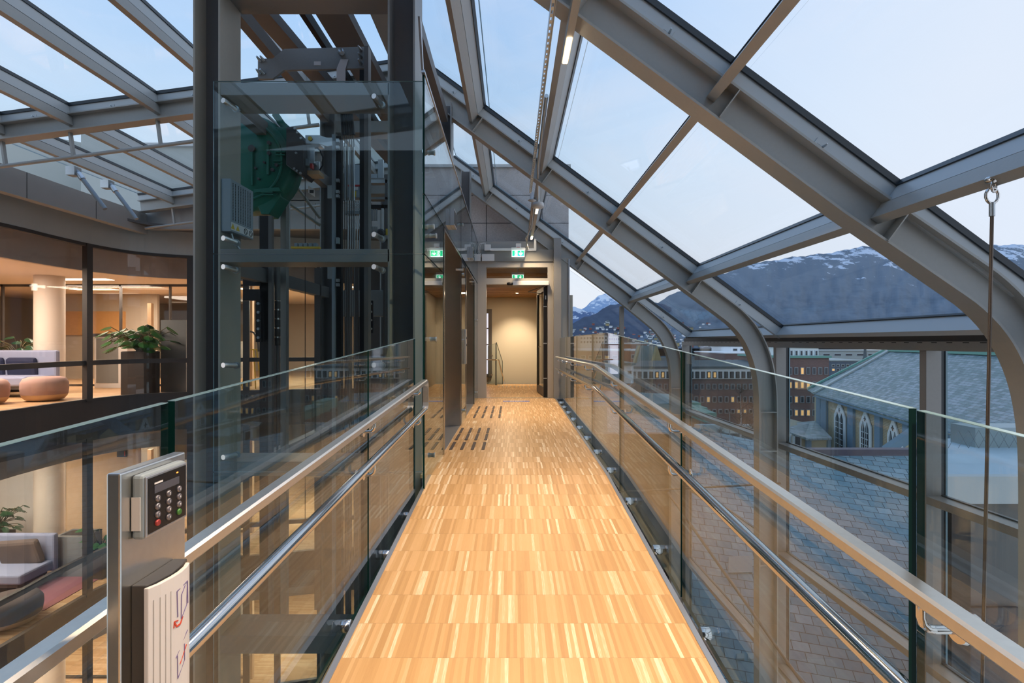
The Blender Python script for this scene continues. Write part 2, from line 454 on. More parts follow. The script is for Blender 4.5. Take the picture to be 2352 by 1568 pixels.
while x < .23:
    wd = R.uniform(.010, .022)
    if R.random() > .12: mm.box(x, x + wd, 10.215 + R.uniform(0, .02), 10.295, -1.1698, -1.169)
    x += wd + .007
mm.build('print', TAPEW, g)['kind'] = 'stuff'

# ------------------------------------------------------------------ glass balustrades and handrails
GZ = lambda y: (-1.45 + .06 * y + 1.225) if y < 5.2 else .087 - (y - 5.2) * .003
GR = lambda y: .905 + .0075 * y
GLX = lambda y: -.875 + .0265 * y
def balustrade(label, joints, xf, sgn):
    t = thing('glass_balustrade', label, 'balustrade', (xf(joints[0]), joints[0], FZ(joints[0]) - .1))
    for a, b in zip(joints[:-1], joints[1:]):
        a_, b_ = a + .012, b - .012
        ys = [a_, b_] if not (a_ < 5.2 < b_) else [a_, 5.2, b_]
        pts = [(xf(a_), a_, GZ(a_))] + ([(xf(5.2), 5.2, GZ(5.2))] if len(ys) == 3 else []) + [(xf(b_), b_, GZ(b_))]
        pts += [(xf(b_), b_, FZ(b_) - .11)] + ([(xf(4.6), 4.6, -1.284)] if a_ < 4.6 < b_ else []) + [(xf(a_), a_, FZ(a_) - .11)]
        P = [Vector(p) for p in pts]
        for dx in (-.0095, .0095):     # two laminated sheets with a clear gap read as one pane edge
            pass
        gq = MB().prism([p + Vector((-.009, 0, 0)) for p in P], (.018, 0, 0)); gq.m = [0, 0] + [1] * len(P)
        gp = gq.build('glass_panel', [GL_RAIL, EDGE], t)
        # bright ground top edge
        tb = MB()
        tops = pts[:2] if len(ys) == 2 else pts[:3]
        for p, q in zip(tops[:-1], tops[1:]):
            tb.bar(Vector(p) + Vector((0, 0, .0008)), Vector(q) + Vector((0, 0, .0008)), .0182, .0016)
        tb.build('top_edge', EDGEL, gp)
        n = max(2, int((b_ - a_) / .55))
        for i in range(n):
            y = a_ + (b_ - a_) * (i + .5) / n
            x0 = xf(y) - sgn * .009
            MB().lathe((x0 - sgn * .022, y, FZ(y) - .04), [(.028, -.022), (.030, .018), (.024, .022)], 16, axis='x').build('glass_clamp', CHROME, t)
    return t
JR = [-.5, 1.18, 2.83, 4.50, 6.16, 7.75, 9.3, 10.7]
JL = [-.3, 1.277, 2.87, 4.10]
balustrade('clear glass balustrade along the right edge of the walkway', JR, GR, 1)
balustrade('clear glass balustrade along the left edge, ending at the lift', JL, GLX, -1)

def railpts(xf, ys, dz, end=None):
    out = []
    for y in ys:
        z = (-.57 + .06 * y) if y < 5.33 else (-.25 - (y - 5.33) * .012)
        out.append(Vector((xf(y), y, z + dz)))
    return out
def flatrail(mb, pts, w_, h_):
    rings = []
    for i, p in enumerate(pts):
        d = (pts[min(i + 1, len(pts) - 1)] - pts[max(i - 1, 0)]).normalized()
        sd = d.cross(Vector((0, 0, 1))).normalized(); up = sd.cross(d)
        c = .006
        prof = [(-w_ / 2 + c, -h_ / 2), (w_ / 2 - c, -h_ / 2), (w_ / 2, -h_ / 2 + c), (w_ / 2, h_ / 2 - c), (w_ / 2 - c, h_ / 2), (-w_ / 2 + c, h_ / 2), (-w_ / 2, h_ / 2 - c), (-w_ / 2, -h_ / 2 + c)]
        rings.append([p + sd * a + up * b for a, b in prof])
    n = 8
    vs = [v for g_ in rings for v in g_]
    fs = [(i * n + k, i * n + (k + 1) % n, (i + 1) * n + (k + 1) % n, (i + 1) * n + k) for i in range(len(pts) - 1) for k in range(n)]
    fs += [tuple(range(n)), tuple(range((len(pts) - 1) * n, len(pts) * n))]
    mb.add(vs, fs)
RXR = lambda y: .815 + .006 * y
RXL = lambda y: -.79 + .0228 * y
def bracket(t, xr, xg, y, z, sgn):
    g = MB()
    g.tube([(xr, y, z - .012), (xr, y, z - .046), (xr + sgn * .004, y, z - .060), (xr + sgn * .014, y, z - .069), (xr + sgn * .028, y, z - .072), (xg - sgn * .01, y, z - .072)], .0085, 10)
    g.lathe((xg - sgn * .016, y, z - .072), [(.026, -.005), (.028, .005)], 18, axis='x')
    g.build('bracket', CHROME, t)
    MB().lathe((xg + sgn * .016, y, z - .072), [(.030, -.005), (.032, .002), (.026, .006)], 16, axis='x').build('fixing_disc', CHROME, t)
for side, xf, xg, ys, jy, lab in ((1, RXR, GR, [-.6, 2, 5.15, 5.33, 5.5, 8, 10.35], [1.05, 2.76, 4.42, 6.1, 7.7, 9.2, 10.0], 'right'),
                                  (-1, RXL, GLX, [-.6, 2, 4.17], [1.22, 2.76, 3.98], 'left')):
    t = thing('handrail', 'upper flat brushed steel handrail on the %s glass' % lab, 'handrail', (xf(0), 0, -.57))
    g = MB(); pts = railpts(xf, ys, 0)
    flatrail(g, pts, .046, .034); g.build('rail', BRUSH, t)
    for y in jy:
        bracket(t, xf(y), xg(y), y, (-.57 + .06 * y if y < 5.33 else -.25 - (y - 5.33) * .012), side)
    if side < 0:
        e_ = pts[-1]
        g = MB()
        loop = [e_ + Vector((0, 0, .0)), e_ + Vector((0, .03, -.012)), e_ + Vector((0, .042, -.04)), e_ + Vector((0, .042, -.17)), e_ + Vector((0, .034, -.20)), e_ + Vector((0, .0, -.222))]
        for p, q in zip(loop[:-1], loop[1:]): g.bar(p, q, .046, .012, up=(0, 1, 0))
        g.build('end_loop', BRUSH, t)
    t = thing('handrail', 'lower round polished steel handrail on the %s glass' % lab, 'handrail', (xf(0), 0, -.80))
    pts = railpts(xf, ys, -.225 if side > 0 else -.222)
    MB().tube(pts, .0225, 20).build('rail', CHROME, t)
    for y in jy:
        bracket(t, xf(y), xg(y), y, (-.57 + .06 * y if y < 5.33 else -.25 - (y - 5.33) * .012) - .228, side)

# ------------------------------------------------------------------ door control post in the foreground
t = thing('control_post', 'brushed steel post with keypad and door switch beside the left handrail', 'post', (-.672, .968, -1.39))
MB().box(-.684, -.66, .88, 1.056, -1.39, -.2226).build('post', BRUSH, t, bevel=.003)
k = MB().box(-.66, -.639, .905, 1.026, -.345, -.232).build('keypad', BLUEBOX, t, bevel=.006); k['label'] = 'black keypad with a pale rim'
MB().box(-.640, -.6365, .9085, 1.0225, -.342, -.236).build('bezel', ALUTRIM, k, bevel=.0015)
MB().box(-.6366, -.6358, .9135, 1.0185, -.3375, -.2405).build('face', KPAD, k)
MB().box(-.6359, -.6352, .929, .9975, -.2705, -.2565).build('display', LCD, k)
MB().box(-.6359, -.6352, .929, .951, -.2545, -.2515).build('brand_bar', TAPEW, k)
MB().box(-.6359, -.6350, .990, .994, -.2495, -.2475).build('indicator', ORNG, k)
for r_ in range(4):
    for c_ in range(3):
        m_ = KBTN
        if r_ == 3 and c_ == 0: m_ = mat('button_red', (.35, .05, .05), .25, .4)
        if r_ == 3 and c_ == 2: m_ = mat('button_green', (.06, .2, .05), .25, .4)
        y = .937 + c_ * .030; z = -.281 - r_ * .0145
        MB().lathe((-.6358, y, z), [(.0062, 0), (.0060, .0022), (.0045, .0032)], 14, axis='x').build('button', m_, k)
        ch = '123456789C0E'[r_ * 3 + c_]
        if ch in 'CE': continue
        fc = bpy.data.curves.new('numeral', 'FONT'); fc.body = ch; fc.size = .0062; fc.align_x = 'CENTER'; fc.align_y = 'CENTER'; fc.extrude = .0002; fc.materials.append(TAPEW)
        tmp_ = bpy.data.objects.new('tmp', fc); C.objects.link(tmp_); bpy.context.view_layer.update(); me_ = bpy.data.meshes.new_from_object(tmp_.evaluated_get(bpy.context.evaluated_depsgraph_get())); bpy.data.objects.remove(tmp_)
        fo = bpy.data.objects.new('numeral', me_); C.objects.link(fo); fo.parent = k; fo.location = Vector((-.6323, y, z + H)) - WLOC[k.name]; fo.rotation_euler = (PI / 2, 0, PI / 2)
MB().box(-.6585, -.6435, .9035, .905, -.328, -.270).build('paper_label', OFFW, k)
s_ = thing('x', 'x', 'x', (0, 0, 0)); bpy.data.objects.remove(s_)
# switch: dark base + curved white plate
g = MB(); n = 10
pr = []
for i in range(n + 1):
    u = i / n; y = .880 + .15 * u; pr.append((-.66 + .020 + .014 * math.sin(PI * u), y))
vs = [(-.66, .880, -.42), (-.66, 1.030, -.42)]
g.prism([(-.66, .905, -.75)] + [(x, y, -.75) for x, y in [(-.634, .905), (-.628, .925), (-.622, .955), (-.626, .99), (-.634, 1.02)]] + [(-.66, 1.02, -.75)], (0, 0, .327))
sw = g.build('door_switch', DARKG, t, bevel=.002); sw['label'] = 'white door switch plate with printed door symbols'
g = MB(); prf = [(-.622, .893), (-.613, .912), (-.608, .94), (-.607, .960), (-.610, .982), (-.617, 1.0)]
g.prism([(x, y, -.74) for x, y in prf] + [(x - .008, y, -.74) for x, y in reversed(prf)], (0, 0, .318))
g.build('switch_plate', OFFW, sw, bevel=.0015)
def platex(y):
    for (xa, ya), (xb, yb) in zip(prf[:-1], prf[1:]):
        if ya <= y <= yb: return xa + (xb - xa) * (y - ya) / (yb - ya)
    return prf[-1][0]
def ink(pts, m_, nm, w_=.0011):
    g = MB()
    for (ya, za), (yb, zb) in zip(pts[:-1], pts[1:]):
        g.bar((platex(ya) + .0005, ya, za), (platex(yb) + .0005, yb, zb), w_, .0012, up=(1, 0, 0))
    g.build(nm, m_, sw)
GRV = mat('groove_grey', (.42, .41, .42), .6)
for y in (.901, .911, .922, .933):
    MB().bar((platex(y) + .0003, y, -.446), (platex(y) + .0003, y, -.73), .0014, .001, up=(1, 0, 0)).build('groove', GRV, sw)
ink([(.949, -.500), (.947, -.453), (.981, -.449), (.983, -.492)], INKB, 'door_symbol', .0016)
ink([(.958, -.508), (.959, -.464), (.972, -.453)], INKB, 'leaf_symbol'); ink([(.958, -.508), (.978, -.492), (.980, -.452)], INKB, 'leaf_symbol')
ink([(.941, -.507), (.946, -.516), (.956, -.516), (.963, -.506)], INKR, 'arrow_symbol', .0028)
ink([(.939, -.515), (.940, -.504), (.950, -.507)], INKR, 'arrow_symbol', .0018)
ink([(.944, -.572), (.981, -.541)], INKB, 'door_symbol'); ink([(.948, -.570), (.949, -.612), (.970, -.590), (.969, -.560)], INKB, 'door_symbol')
ink([(.955, -.589), (.977, -.566)], INKR, 'arrow_symbol', .0018)

# ------------------------------------------------------------------ roof: right slope and left slope
DR = Vector((.8038, 0, -.5948)); NR = Vector((.5948, 0, .8038))
DL = Vector((-.9913, 0, -.1318)); NL = Vector((-.1318, 0, .9913))
RIDGE = Vector((-1.44, 0, 3.55))
YR = [-.2, 3.55, 7.31, 10.97]
XEAVE = 3.95
def ribbon(mb, path, o0, o1, y0, y1, mi=0):
    P = [Vector((a, 0, b)) for a, b in path]; N_ = []
    for i in range(len(P)):
        d = (P[min(i + 1, len(P) - 1)] - P[max(i - 1, 0)]).normalized(); N_.append(Vector((-d.z, 0, d.x)))
    ring = []
    for p, n_ in zip(P, N_):
        a, b = p + n_ * o0, p + n_ * o1
        ring.append([(a.x, y0, a.z), (a.x, y1, a.z), (b.x, y1, b.z), (b.x, y0, b.z)])
    vs = [v for r_ in ring for v in r_]
    fs = [(i * 4 + k, i * 4 + (k + 1) % 4, i * 4 + 4 + (k + 1) % 4, i * 4 + 4 + k) for i in range(len(P) - 1) for k in range(4)]
    fs += [(0, 1, 2, 3), tuple(len(vs) - 4 + i for i in range(4))]
    mb.add(vs, fs)
RIBLAB = ['arched steel roof rib just behind the viewer', 'nearest arched steel roof rib sweeping down at the right edge', 'second arched steel roof rib, curving down at mid right', 'farthest arched steel roof rib, beside the door wall']
def ribpath(y):
    sh = .1 * (7.31 - y) / 3.7
    base = [(-1.44, 3.55), (.5, 2.114), (2.2, .856), (2.85, .375), (3.05, .215), (3.19, .05), (3.285, -.13), (3.35, -.31), (3.39, -.5), (3.414, -.74), (3.42, -1.1), (3.42, -9.5)]
    # smooth the bend
    out = []
    for x, z in base:
        f = min(1, max(0, (x - 2.3) / 1.0)); out.append((x + sh * f, z))
    sm = out[:3]
    seg = out[2:11]
    for i in range(len(seg) - 1):
        p0 = seg[max(i - 1, 0)]; p1 = seg[i]; p2 = seg[i + 1]; p3 = seg[min(i + 2, len(seg) - 1)]
        for k_ in range(1, 4):
            u = k_ / 3
            q = tuple(.5 * ((2 * p1[a]) + (-p0[a] + p2[a]) * u + (2 * p0[a] - 5 * p1[a] + 4 * p2[a] - p3[a]) * u * u + (-p0[a] + 3 * p1[a] - 3 * p2[a] + p3[a]) * u ** 3) for a in (0, 1))
            sm.append(q)
    return sm + [out[-1]]
PUR = [(-.577, 3.06), (.385, 2.345), (1.342, 1.637), (2.453, .814)]
for i, y in enumerate(YR):
    t = thing('roof_rib', RIBLAB[i], 'roof rib', (3.4, y, -9.5), 'arched roof ribs')
    g = MB(); P = ribpath(y)
    ribbon(g, P, 0, .016, y - .085, y + .085); ribbon(g, P, .015, .245, y - .006, y + .006); ribbon(g, P, .244, .26, y - .085, y + .085)
    # stiffener plates
    for zc in (-.98, -1.52, -3.1):
        xs = P[-1][0]; g.box(xs + .015, xs + .245, y - .083, y + .083, zc - .008, zc + .008)
    g.build('rib_beam', STEELR, t)
    g = MB(); e1 = (3.42, 3.55 - .74 * (3.42 + 1.44)); L_ = [(-1.44 - .02, 3.55), (3.58, 3.55 - .74 * (3.58 + 1.44))]
    ribbon(g, L_, .261, .415, y - .032, y + .032); g.build('glazing_bar', ALU, t)
    g = MB(); ribbon(g, L_, .385, .428, y - .048, y + .048); g.build('gasket', GASKET, t)
    for (xa, za), (xb, zb) in zip([(-1.44, 3.7)] + PUR, PUR + [(3.5, .04)]):
        xm, zm = (xa + xb) / 2, (za + zb) / 2 - .146
        c = Vector((xm, y - .034, zm)) + NR * .30
        g = MB().obox(c, DR * .045, (0, .004, 0), NR * .03)
        g.obox(c + DR * -.015 + Vector((0, -.0045, 0)), DR * .012, (0, .001, 0), NR * .004)
        fp = g.build('fixing_plate', ALU, t)
        MB().tube([c + DR * .02, c + DR * .02 + Vector((0, -.03, 0)), c + DR * .02 + Vector((0, -.05, .004))], [.008, .008, .004], 8).build('bolt', ZINC, fp)
    for (xa, za) in PUR:     # cleats that carry the purlins
        c = Vector((xa, y, za - .146)) + NR * .13
        g = MB().obox(c + Vector((0, -.05, 0)) + DR * .03, DR * .004, (0, .05, 0), NR * .115); g.build('cleat', STEELR, t)
# purlins on the right slope
def purlin(base, D, Nn, y0, y1, label, group, extra=None):
    b = Vector(base)
    t = thing('roof_purlin', label, 'roof beam', (b.x, (y0 + y1) / 2, b.z), group)
    ym, yh = (y0 + y1) / 2, (y1 - y0) / 2
    def seg(o0, o1, hw, m_, nm, e_=0):
        c = b + Nn * ((o0 + o1) / 2); MB().obox((c.x, ym, c.z), D * hw, (0, yh - e_, 0), Nn * ((o1 - o0) / 2)).build(nm, m_, t)
    seg(0, .125, .032, STEELR, 'steel_tube', .012)
    seg(.125, .135, .022, BLACK, 'joint_groove', .035); seg(.135, .270, .028, ALU, 'glazing_bar', .035)
    seg(.268, .312, .038, GASKET, 'gasket', .035)
    return t
PN = ['topmost', 'second', 'third', 'lowest']
BN = ['bay over the viewer', 'between the nearest two arched ribs', 'between the two farthest arched ribs']
for bi, (ya, yb) in enumerate(zip(YR[:-1], YR[1:])):
    for pi_, (x, z) in enumerate(PUR):
        if bi == 0 and pi_ < 1: pass
        purlin((x, 0, z), DR, NR, ya + .0, yb - .0, '%s glazing beam of the right slope, %s' % (PN[pi_], BN[bi]), 'glazing beams of the right roof slope')
    cuts = [(-1.44, 3.55 - .0)] + [(x, z - .146) for x, z in PUR] + [(3.60, 3.55 - .74 * (3.60 + 1.44))]
    for ci, (a, b) in enumerate(zip(cuts[:-1], cuts[1:])):
        A = Vector((a[0], 0, a[1])) + NR * .437; B = Vector((b[0], 0, b[1])) + NR * .437
        o = quadpane([(A.x, ya, A.z), (A.x, yb, A.z), (B.x, yb, B.z), (B.x, ya, B.z)], .018, GL_ROOF, 'window_%d' % (bi * 5 + ci + 1), None, EDGEL)
        struct(o, 'sloping roof pane', 'window')
# ridge beam
struct(MB().box(-1.56, -1.32, -.3, 11.2, 3.60, 3.90).build('trim_4', STEELR))
# left slope
UL = [1.75 + .26, 2.85, 3.88, 4.93, 6.15, 7.1]
for i, y in enumerate(YR):
    t = thing('roof_rafter', ['low-pitched steel rafter behind the viewer', 'low-pitched steel rafter of the left roof, first bay', 'low-pitched steel rafter across the upper left of the view', 'farthest low-pitched steel rafter, over the grey end wall'][i], 'roof beam', (-4.5, y, 2.7), 'rafters of the left roof')
    L_ = [(-7.78, 3.74 - .133 * 7.78), (-1.44, 3.55)]
    g = MB(); ribbon(g, L_, 0, .015, y - .085, y + .085); ribbon(g, L_, .014, .225, y - .006, y + .006); ribbon(g, L_, .224, .24, y - .085, y + .085); g.build('rafter_beam', STEELR, t)
    g = MB(); ribbon(g, L_, .241, .385, y - .032, y + .032); g.build('glazing_bar', ALU, t)
    g = MB(); ribbon(g, L_, .355, .398, y - .048, y + .048); g.build('gasket', GASKET, t)
    if i >= 2:
        g = MB(); g.tube([(-7.7, y, 3.74 - .133 * 7.7 - .34), (-2.7, y, 3.74 - .133 * 2.7 - .35)], .026, 10); g.build('tie_tube', STEELR, t)
        for u in UL[1:]:
            g = MB(); g.bar((-u - .03, y, 3.74 - .133 * u + .0), (-u + .015, y, 3.74 - .133 * u - .33), .03, .05, up=(0, 1, 0)); g.build('strut', STEELR, t)
    for u in ((UL[j] + UL[j + 1]) / 2 for j in range(5)):
        c = Vector((-u, y - .034, 3.74 - .133 * u)) + NL * .275
        fp = MB().obox(c, DL * .04, (0, .004, 0), NL * .024).build('fixing_plate', ALU, t)
        MB().tube([c, c + Vector((0, -.03, 0))], .007, 6).build('bolt', ZINC, fp)
LN = ['first', 'second', 'third', 'fourth', 'fifth', 'outermost']
for bi, (ya, yb) in enumerate(zip(YR[:-1], YR[1:])):
    for pi_, u in enumerate(UL):
        b = Vector((-u, 0, 3.74 - .133 * u)) + NL * .09
        purlin(b, DL, NL, ya, yb, '%s glazing beam of the left roof from the ridge, %s' % (LN[pi_], ['bay over the viewer', 'before the visible rafter', 'beyond the visible rafter'][bi]), 'glazing beams of the left roof')
    us = [1.44] + UL + [7.80]
    for ci, (a, b) in enumerate(zip(us[:-1], us[1:])):
        A = Vector((-a, 0, 3.74 - .133 * a)) + NL * .407; B = Vector((-b, 0, 3.74 - .133 * b)) + NL * .407
        o = quadpane([(A.x, ya, A.z), (A.x, yb, A.z), (B.x, yb, B.z), (B.x, ya, B.z)], .018, GL_ROOF, 'window_%d' % (20 + bi * 7 + ci), None, EDGEL)
        struct(o, 'low-pitched roof pane', 'window')
# actuators of the roof vent
for (ya, lab) in ((8.4, 'pale tubular vent actuator under the left roof, the nearer'), (9.1, 'pale tubular vent actuator under the left roof, the farther')):
    t = thing('vent_actuator', lab, 'actuator', (-6.54, ya, 2.12), 'vent actuators')
    MB().tube([(-7.0, ya, 2.74), (-6.54, ya, 2.13)], .034, 12).build('tube', BLUEBOX, t)
    MB().tube([(-6.97, ya, 2.70), (-6.90, ya, 2.607)], .044, 12).build('collar', ZINC, t)
    MB().box(-7.12, -6.98, ya - .07, ya + .07, 2.66, 2.80).build('mount', ZINC, t)
# left wall above the fascia, its ledge, and the end wall
g = MB(); g.box(-7.95, -7.8, -.5, 11.2, 2.30, 2.72)
struct(g.build('wall_left', CLAD))
for y in (2.0, 3.6, 5.2, 6.8, 8.4, 9.8): struct(MB().box(-7.801, -7.797, y - .004, y + .004, 2.30, 2.72).build('trim_5', BLACK))
struct(MB().box(-7.8, -2.2, 11.15, 11.3, 2.40, 3.02).build('wall_back', CLAD))
struct(MB().prism([(-7.8, 11.15, 3.0), (-2.2, 11.15, 3.0), (-2.2, 11.15, 3.55), (-7.8, 11.15, 2.80)], (0, .15, 0)).build('wall_back', CLAD))
for x in (-6.6, -5.4, -4.2, -3.0): struct(MB().box(x - .004, x + .004, 11.146, 11.15, 2.4, 2.95).build('trim_6', BLACK))
# concrete-clad tower wall
struct(MB().box(-2.2, 1.22, 11.26, 16, 1.75, 3.74).build('wall_tower', CONC), 'speckled grey panel wall of the stair tower', 'wall')
for z in (2.55, 3.15): struct(MB().box(-2.2, 1.222, 11.257, 11.26, z - .006, z + .006).build('trim_7', BLACK))
for x in (-.55, .65): struct(MB().box(x - .006, x + .006, 11.257, 11.26, 2.1, 3.74).build('trim_7', BLACK))
struct(MB().box(-2.25, 1.26, 11.2, 16.05, 3.74, 3.80).build('trim_8', ALU))

# ------------------------------------------------------------------ cable tray, conduits, sensors above the walkway
t = thing('cable_tray', 'narrow perforated cable tray running under the roof', 'cable tray', (.26, 5, 2.14))
g = MB()
g.box(.245, .249, -.5, 7.4, 2.10, 2.165); 
y = -.5
while y < 7.4:
    g.box(.249, .262, y, y + .035, 2.10, 2.104); y += .07
g.box(.262, .266, -.5, 7.4, 2.10, 2.15)
g.build('tray', ZINC, t)
MB().tube([(.272, -.5, 2.12), (.272, 7.4, 2.12)], .007, 6).build('cable', CREAM, t)
t = thing('smoke_detector', 'round white detector hanging from a tube beside the light bar', 'detector', (.40, 8.1, 2.16))
MB().lathe((.40, 8.0, 2.02), [(.028, .11), (.085, .10), (.09, .03), (.03, .02)], 20).build('body', WHITE, t)
MB().tube([(.33, 5.0, 2.35), (.34, 6.8, 2.30), (.40, 8.0, 2.20), (.40, 8.0, 2.12)], .02, 8).build('drop_tube', ZINC, t)
t = thing('smoke_detector', 'white cone sensor with hanging cables above the door', 'sensor', (.33, 8.6, 2.2))
MB().lathe((.33, 8.6, 2.30), [(.03, .16), (.035, .05), (.07, .02), (.03, 0)], 16).build('body', WHITE, t)
for k_ in range(4):
    MB().tube([(.33 + .01 * k_, 8.6, 2.3), (.31 + .012 * k_, 9.2, 2.1 - .03 * k_), (.30 - .015 * k_, 9.9, 1.95), (.27 + .02 * k_, 10.4, 1.78 + .02 * k_), (.31, 10.8, 1.9)], .008, 6).build('cable', WHITE if k_ % 2 else CREAM, t)
# ------------------------------------------------------------------ steel wire rope on the right
t = thing('wire_rope', 'steel wire rope hanging from the roof beam at the right', 'wire rope', (2.45, 2.67, -2.2))
MB().tube([(2.453, 2.67, .64), (2.39, 2.67, -2.4)], .008, 8).build('rope', ROPE, t)
MB().tube([(2.453, 2.67, .71), (2.453, 2.67, .64)], .013, 10).build('ferrule', ZINC, t)
g = MB(); g.tube([(2.453 + .032 * math.sin(a), 2.67, .745 + .04 * -math.cos(a)) for a in [2 * PI * k_ / 14 for k_ in range(15)]], .007, 8, cap=False); g.build('thimble', CHROME, t)
g = MB(); g.tube([(2.453 + .022 * math.sin(a), 2.66 + .01 * math.sin(a), .79 + .028 * -math.cos(a)) for a in [2 * PI * k_ / 12 for k_ in range(13)]], .006, 8, cap=False); g.build('shackle', CHROME, t)
MB().lathe((2.45, 2.67, .825), [(.0, -.02), (.024, -.014), (.03, 0), (.024, .014), (.0, .02)], 14).build('eye_bolt', CHROME, t)

# ------------------------------------------------------------------ right glazed wall
XW = lambda y: 3.77 - .033 * (y - 7.4)
# eave: glazing bar, recess, slotted rail, steel beam
for y0, y1, lab in ((-.5, 3.5, 'behind the nearest rib'), (3.5, 7.3, 'between the nearest and second ribs'), (7.3, 11.15, 'between the second and farthest ribs')):
    t = thing('eave_beam', 'long eave beam with grey glazing bar along the right wall, ' + lab, 'eave beam', (3.8, (y0 + y1) / 2, -.08), 'eave beams')
    def along(g, dx0, dx1, z0, z1):
        a, b = XW(y0), XW(y1); lo = min(dx0, dx1); hi = max(dx0, dx1)
        wedge(g, y0, y1, a + lo, b + lo, a + hi, b + hi, z1, z1, z1 - z0)
    c = Vector((3.55, (y0 + y1) / 2, -.143)) + NR * .345; MB().obox((c.x, c.y, c.z), DR * .035, (0, (y1 - y0) / 2, 0), NR * .078).build('glazing_bar', ALU, t)
    c = Vector((3.55, (y0 + y1) / 2, -.143)) + NR * .43; MB().obox((c.x, c.y, c.z), DR * .05, (0, (y1 - y0) / 2, 0), NR * .010).build('gasket', GASKET, t)
    g = MB(); along(g, .02, .14, .0, .07); g.build('recess', DARKBR, t)
    g = MB(); along(g, -.02, .06, -.02, .0)
    y = y0 + .1
    g.build('slotted_rail', STEEL, t)
    g = MB()
    while y < y1 - .2:
        g.box(XW(y) - .022, XW(y) - .0205, y, y + .09, -.014, -.006); y += .16
    g.build('slots', BLACK, t)
    g = MB(); along(g, -.02, .10, -.085, -.02); g.build('steel_beam', STEEL, t)
POSTS = [(2.2, 'nearest the viewer'), (4.86, 'seen past the near glass joint'), (7.45, 'just beyond the second arched rib'), (11.15, 'at the far corner by the farthest rib')]
for y, lab in POSTS:
    x = XW(y) if y < 7 else XW(y)
    t = thing('window_post', 'grey steel post of the right glazed wall, ' + lab, 'post', (x, y, -9), 'posts of the right glazed wall')
    MB().box(x, x + .14, y, y + .08, -9, -.085).build('post', STEEL, t)
    MB().box(x + .14, x + .20, y + .01, y + .07, -9, -.02).build('gasket', GASKET, t)
ys = [-.5, 2.2, 4.86, 7.45, 11.15]
wi = 60
for a, b in zip(ys[:-1], ys[1:]):
    for z0, z1 in ((-1.44, -.02), (-3.0, -1.5), (-4.6, -3.06), (-6.2, -4.66)):
        xa, xb = XW(a) + .19, XW(b) + .19
        o = quadpane([(xa, a + .07, z0), (xb, b, z0), (xb, b, z1), (xa, a + .07, z1)], .018, GL_WIN, 'window_%d' % wi, None, EDGEL); wi += 1
        struct(o, 'clear pane of the right glazed wall', 'window')
for zi, z in enumerate((-1.44, -3.0, -4.6, -6.2)):
    for k_, (a, b) in enumerate(zip(ys[:-1], ys[1:])):
        g = MB(); a_ = a + .08; wedge(g, a_, b, XW(a) - .0, XW(b) - .0, XW(a) + .14, XW(b) + .14, z, z, .07)
        t = thing('window_rail', '%s horizontal rail of the right glazed wall, %s' % (['upper', 'second', 'third', 'fourth'][zi], ['bay beside the viewer', 'bay around the wire rope', 'bay before the second rib', 'far bay'][k_]), 'window rail', (XW(a), (a + b) / 2, z - .07), 'rails of the right glazed wall')
        g.build('rail', STEEL, t)
        g = MB(); wedge(g, a_, b, XW(a) + .14, XW(b) + .14, XW(a) + .175, XW(b) + .175, z + .012, z + .012, .09); g.build('gasket', GASKET, t)
# far gable: posts and glass right of the door
struct(MB().box(1.86 - .0, 1.86 + .0001, 11.15, 11.151, -1, -.9).build('trim_9', STEEL))
bpy.data.objects.remove(bpy.data.objects['trim_9'])
t = tag(MB().box(2.30, 2.38, 11.1, 11.2, -6, .75).build('window_post', STEEL), 'slim grey post in the far gable glazing, right of the door', 'post')
for xa, xb, zt0, zt1, i in ((1.20, 2.30, 1.55, .78, 0), (2.38, 3.64, .70, -.2, 1)):
    o = quadpane([(xa, 11.17, -6), (xb, 11.17, -6), (xb, 11.17, zt1), (xa, 11.17, zt0)], .016, GL_WIN, 'window_%d' % (90 + i), None, EDGEL); struct(o, 'pane of the far gable', 'window')
# bracing rods beyond the right glass, below the walkway
for (p, q, lab) in (((1.55, 5.2, -1.5), (3.5, 4.2, -4.4), 'dark diagonal brace rod below the right balustrade, steep one'), ((1.7, 9.0, -2.6), (3.6, 7.0, -1.9), 'brown brace rod rising to the second rib foot'), ((1.3, 6.0, -2.0), (3.3, 2.6, -5.2), 'long dark brace rod crossing behind the lower right glass')):
    tag(MB().tube([p, q], .014, 8).build('brace_rod', STEELD), lab, 'brace')
# inner ledge beams under the right side


# ------------------------------------------------------------------ door wall at the end
def S(o, *a): return struct(o, *a)
Yd = 10.85
g = MB()
g.box(-.76, -.533, Yd, Yd + .14, -1.174, 1.66)          # left frame
g.box(.741, .86, Yd, Yd + .14, -1.174, 1.66)            # right frame
g.box(-.533, .741, Yd, Yd + .14, 1.54, 1.66)            # head above transom
g.box(-.533, .741, Yd, Yd + .14, 1.19, 1.315)           # transom bar
S(g.build('door_frame', FASC), 'grey steel frame of the end doorway', 'door frame')
S(MB().box(-1.95, .86, Yd - .03, Yd + .2, 1.66, 1.905).build('wall_header', HEADER))
S(MB().box(-1.95, .86, Yd + .12, Yd + .3, 1.905, 2.10).build('wall_header', FASC))
pane(-.533, .741, Yd + .06, Yd + .075, 1.315, 1.54, GL_WIN, 'window_95')['kind'] = 'structure'
tag(MB().box(.86, 1.01, Yd - .12, Yd + .05, -1.174, 2.13).build('steel_column', STEEL), 'square grey steel column right of the doorway', 'column')
S(MB().box(1.01, 1.18, Yd + .05, Yd + .3, -4, 1.75).build('wall_pier', CREAM))
S(MB().box(1.175, 1.20, Yd + .02, Yd + .3, -4, 1.72).build('trim_10', ALUTRIM))
S(MB().box(-1.95, -.76, Yd + .1, Yd + .25, -1.174, 1.66).build('wall_end', DARKBR))
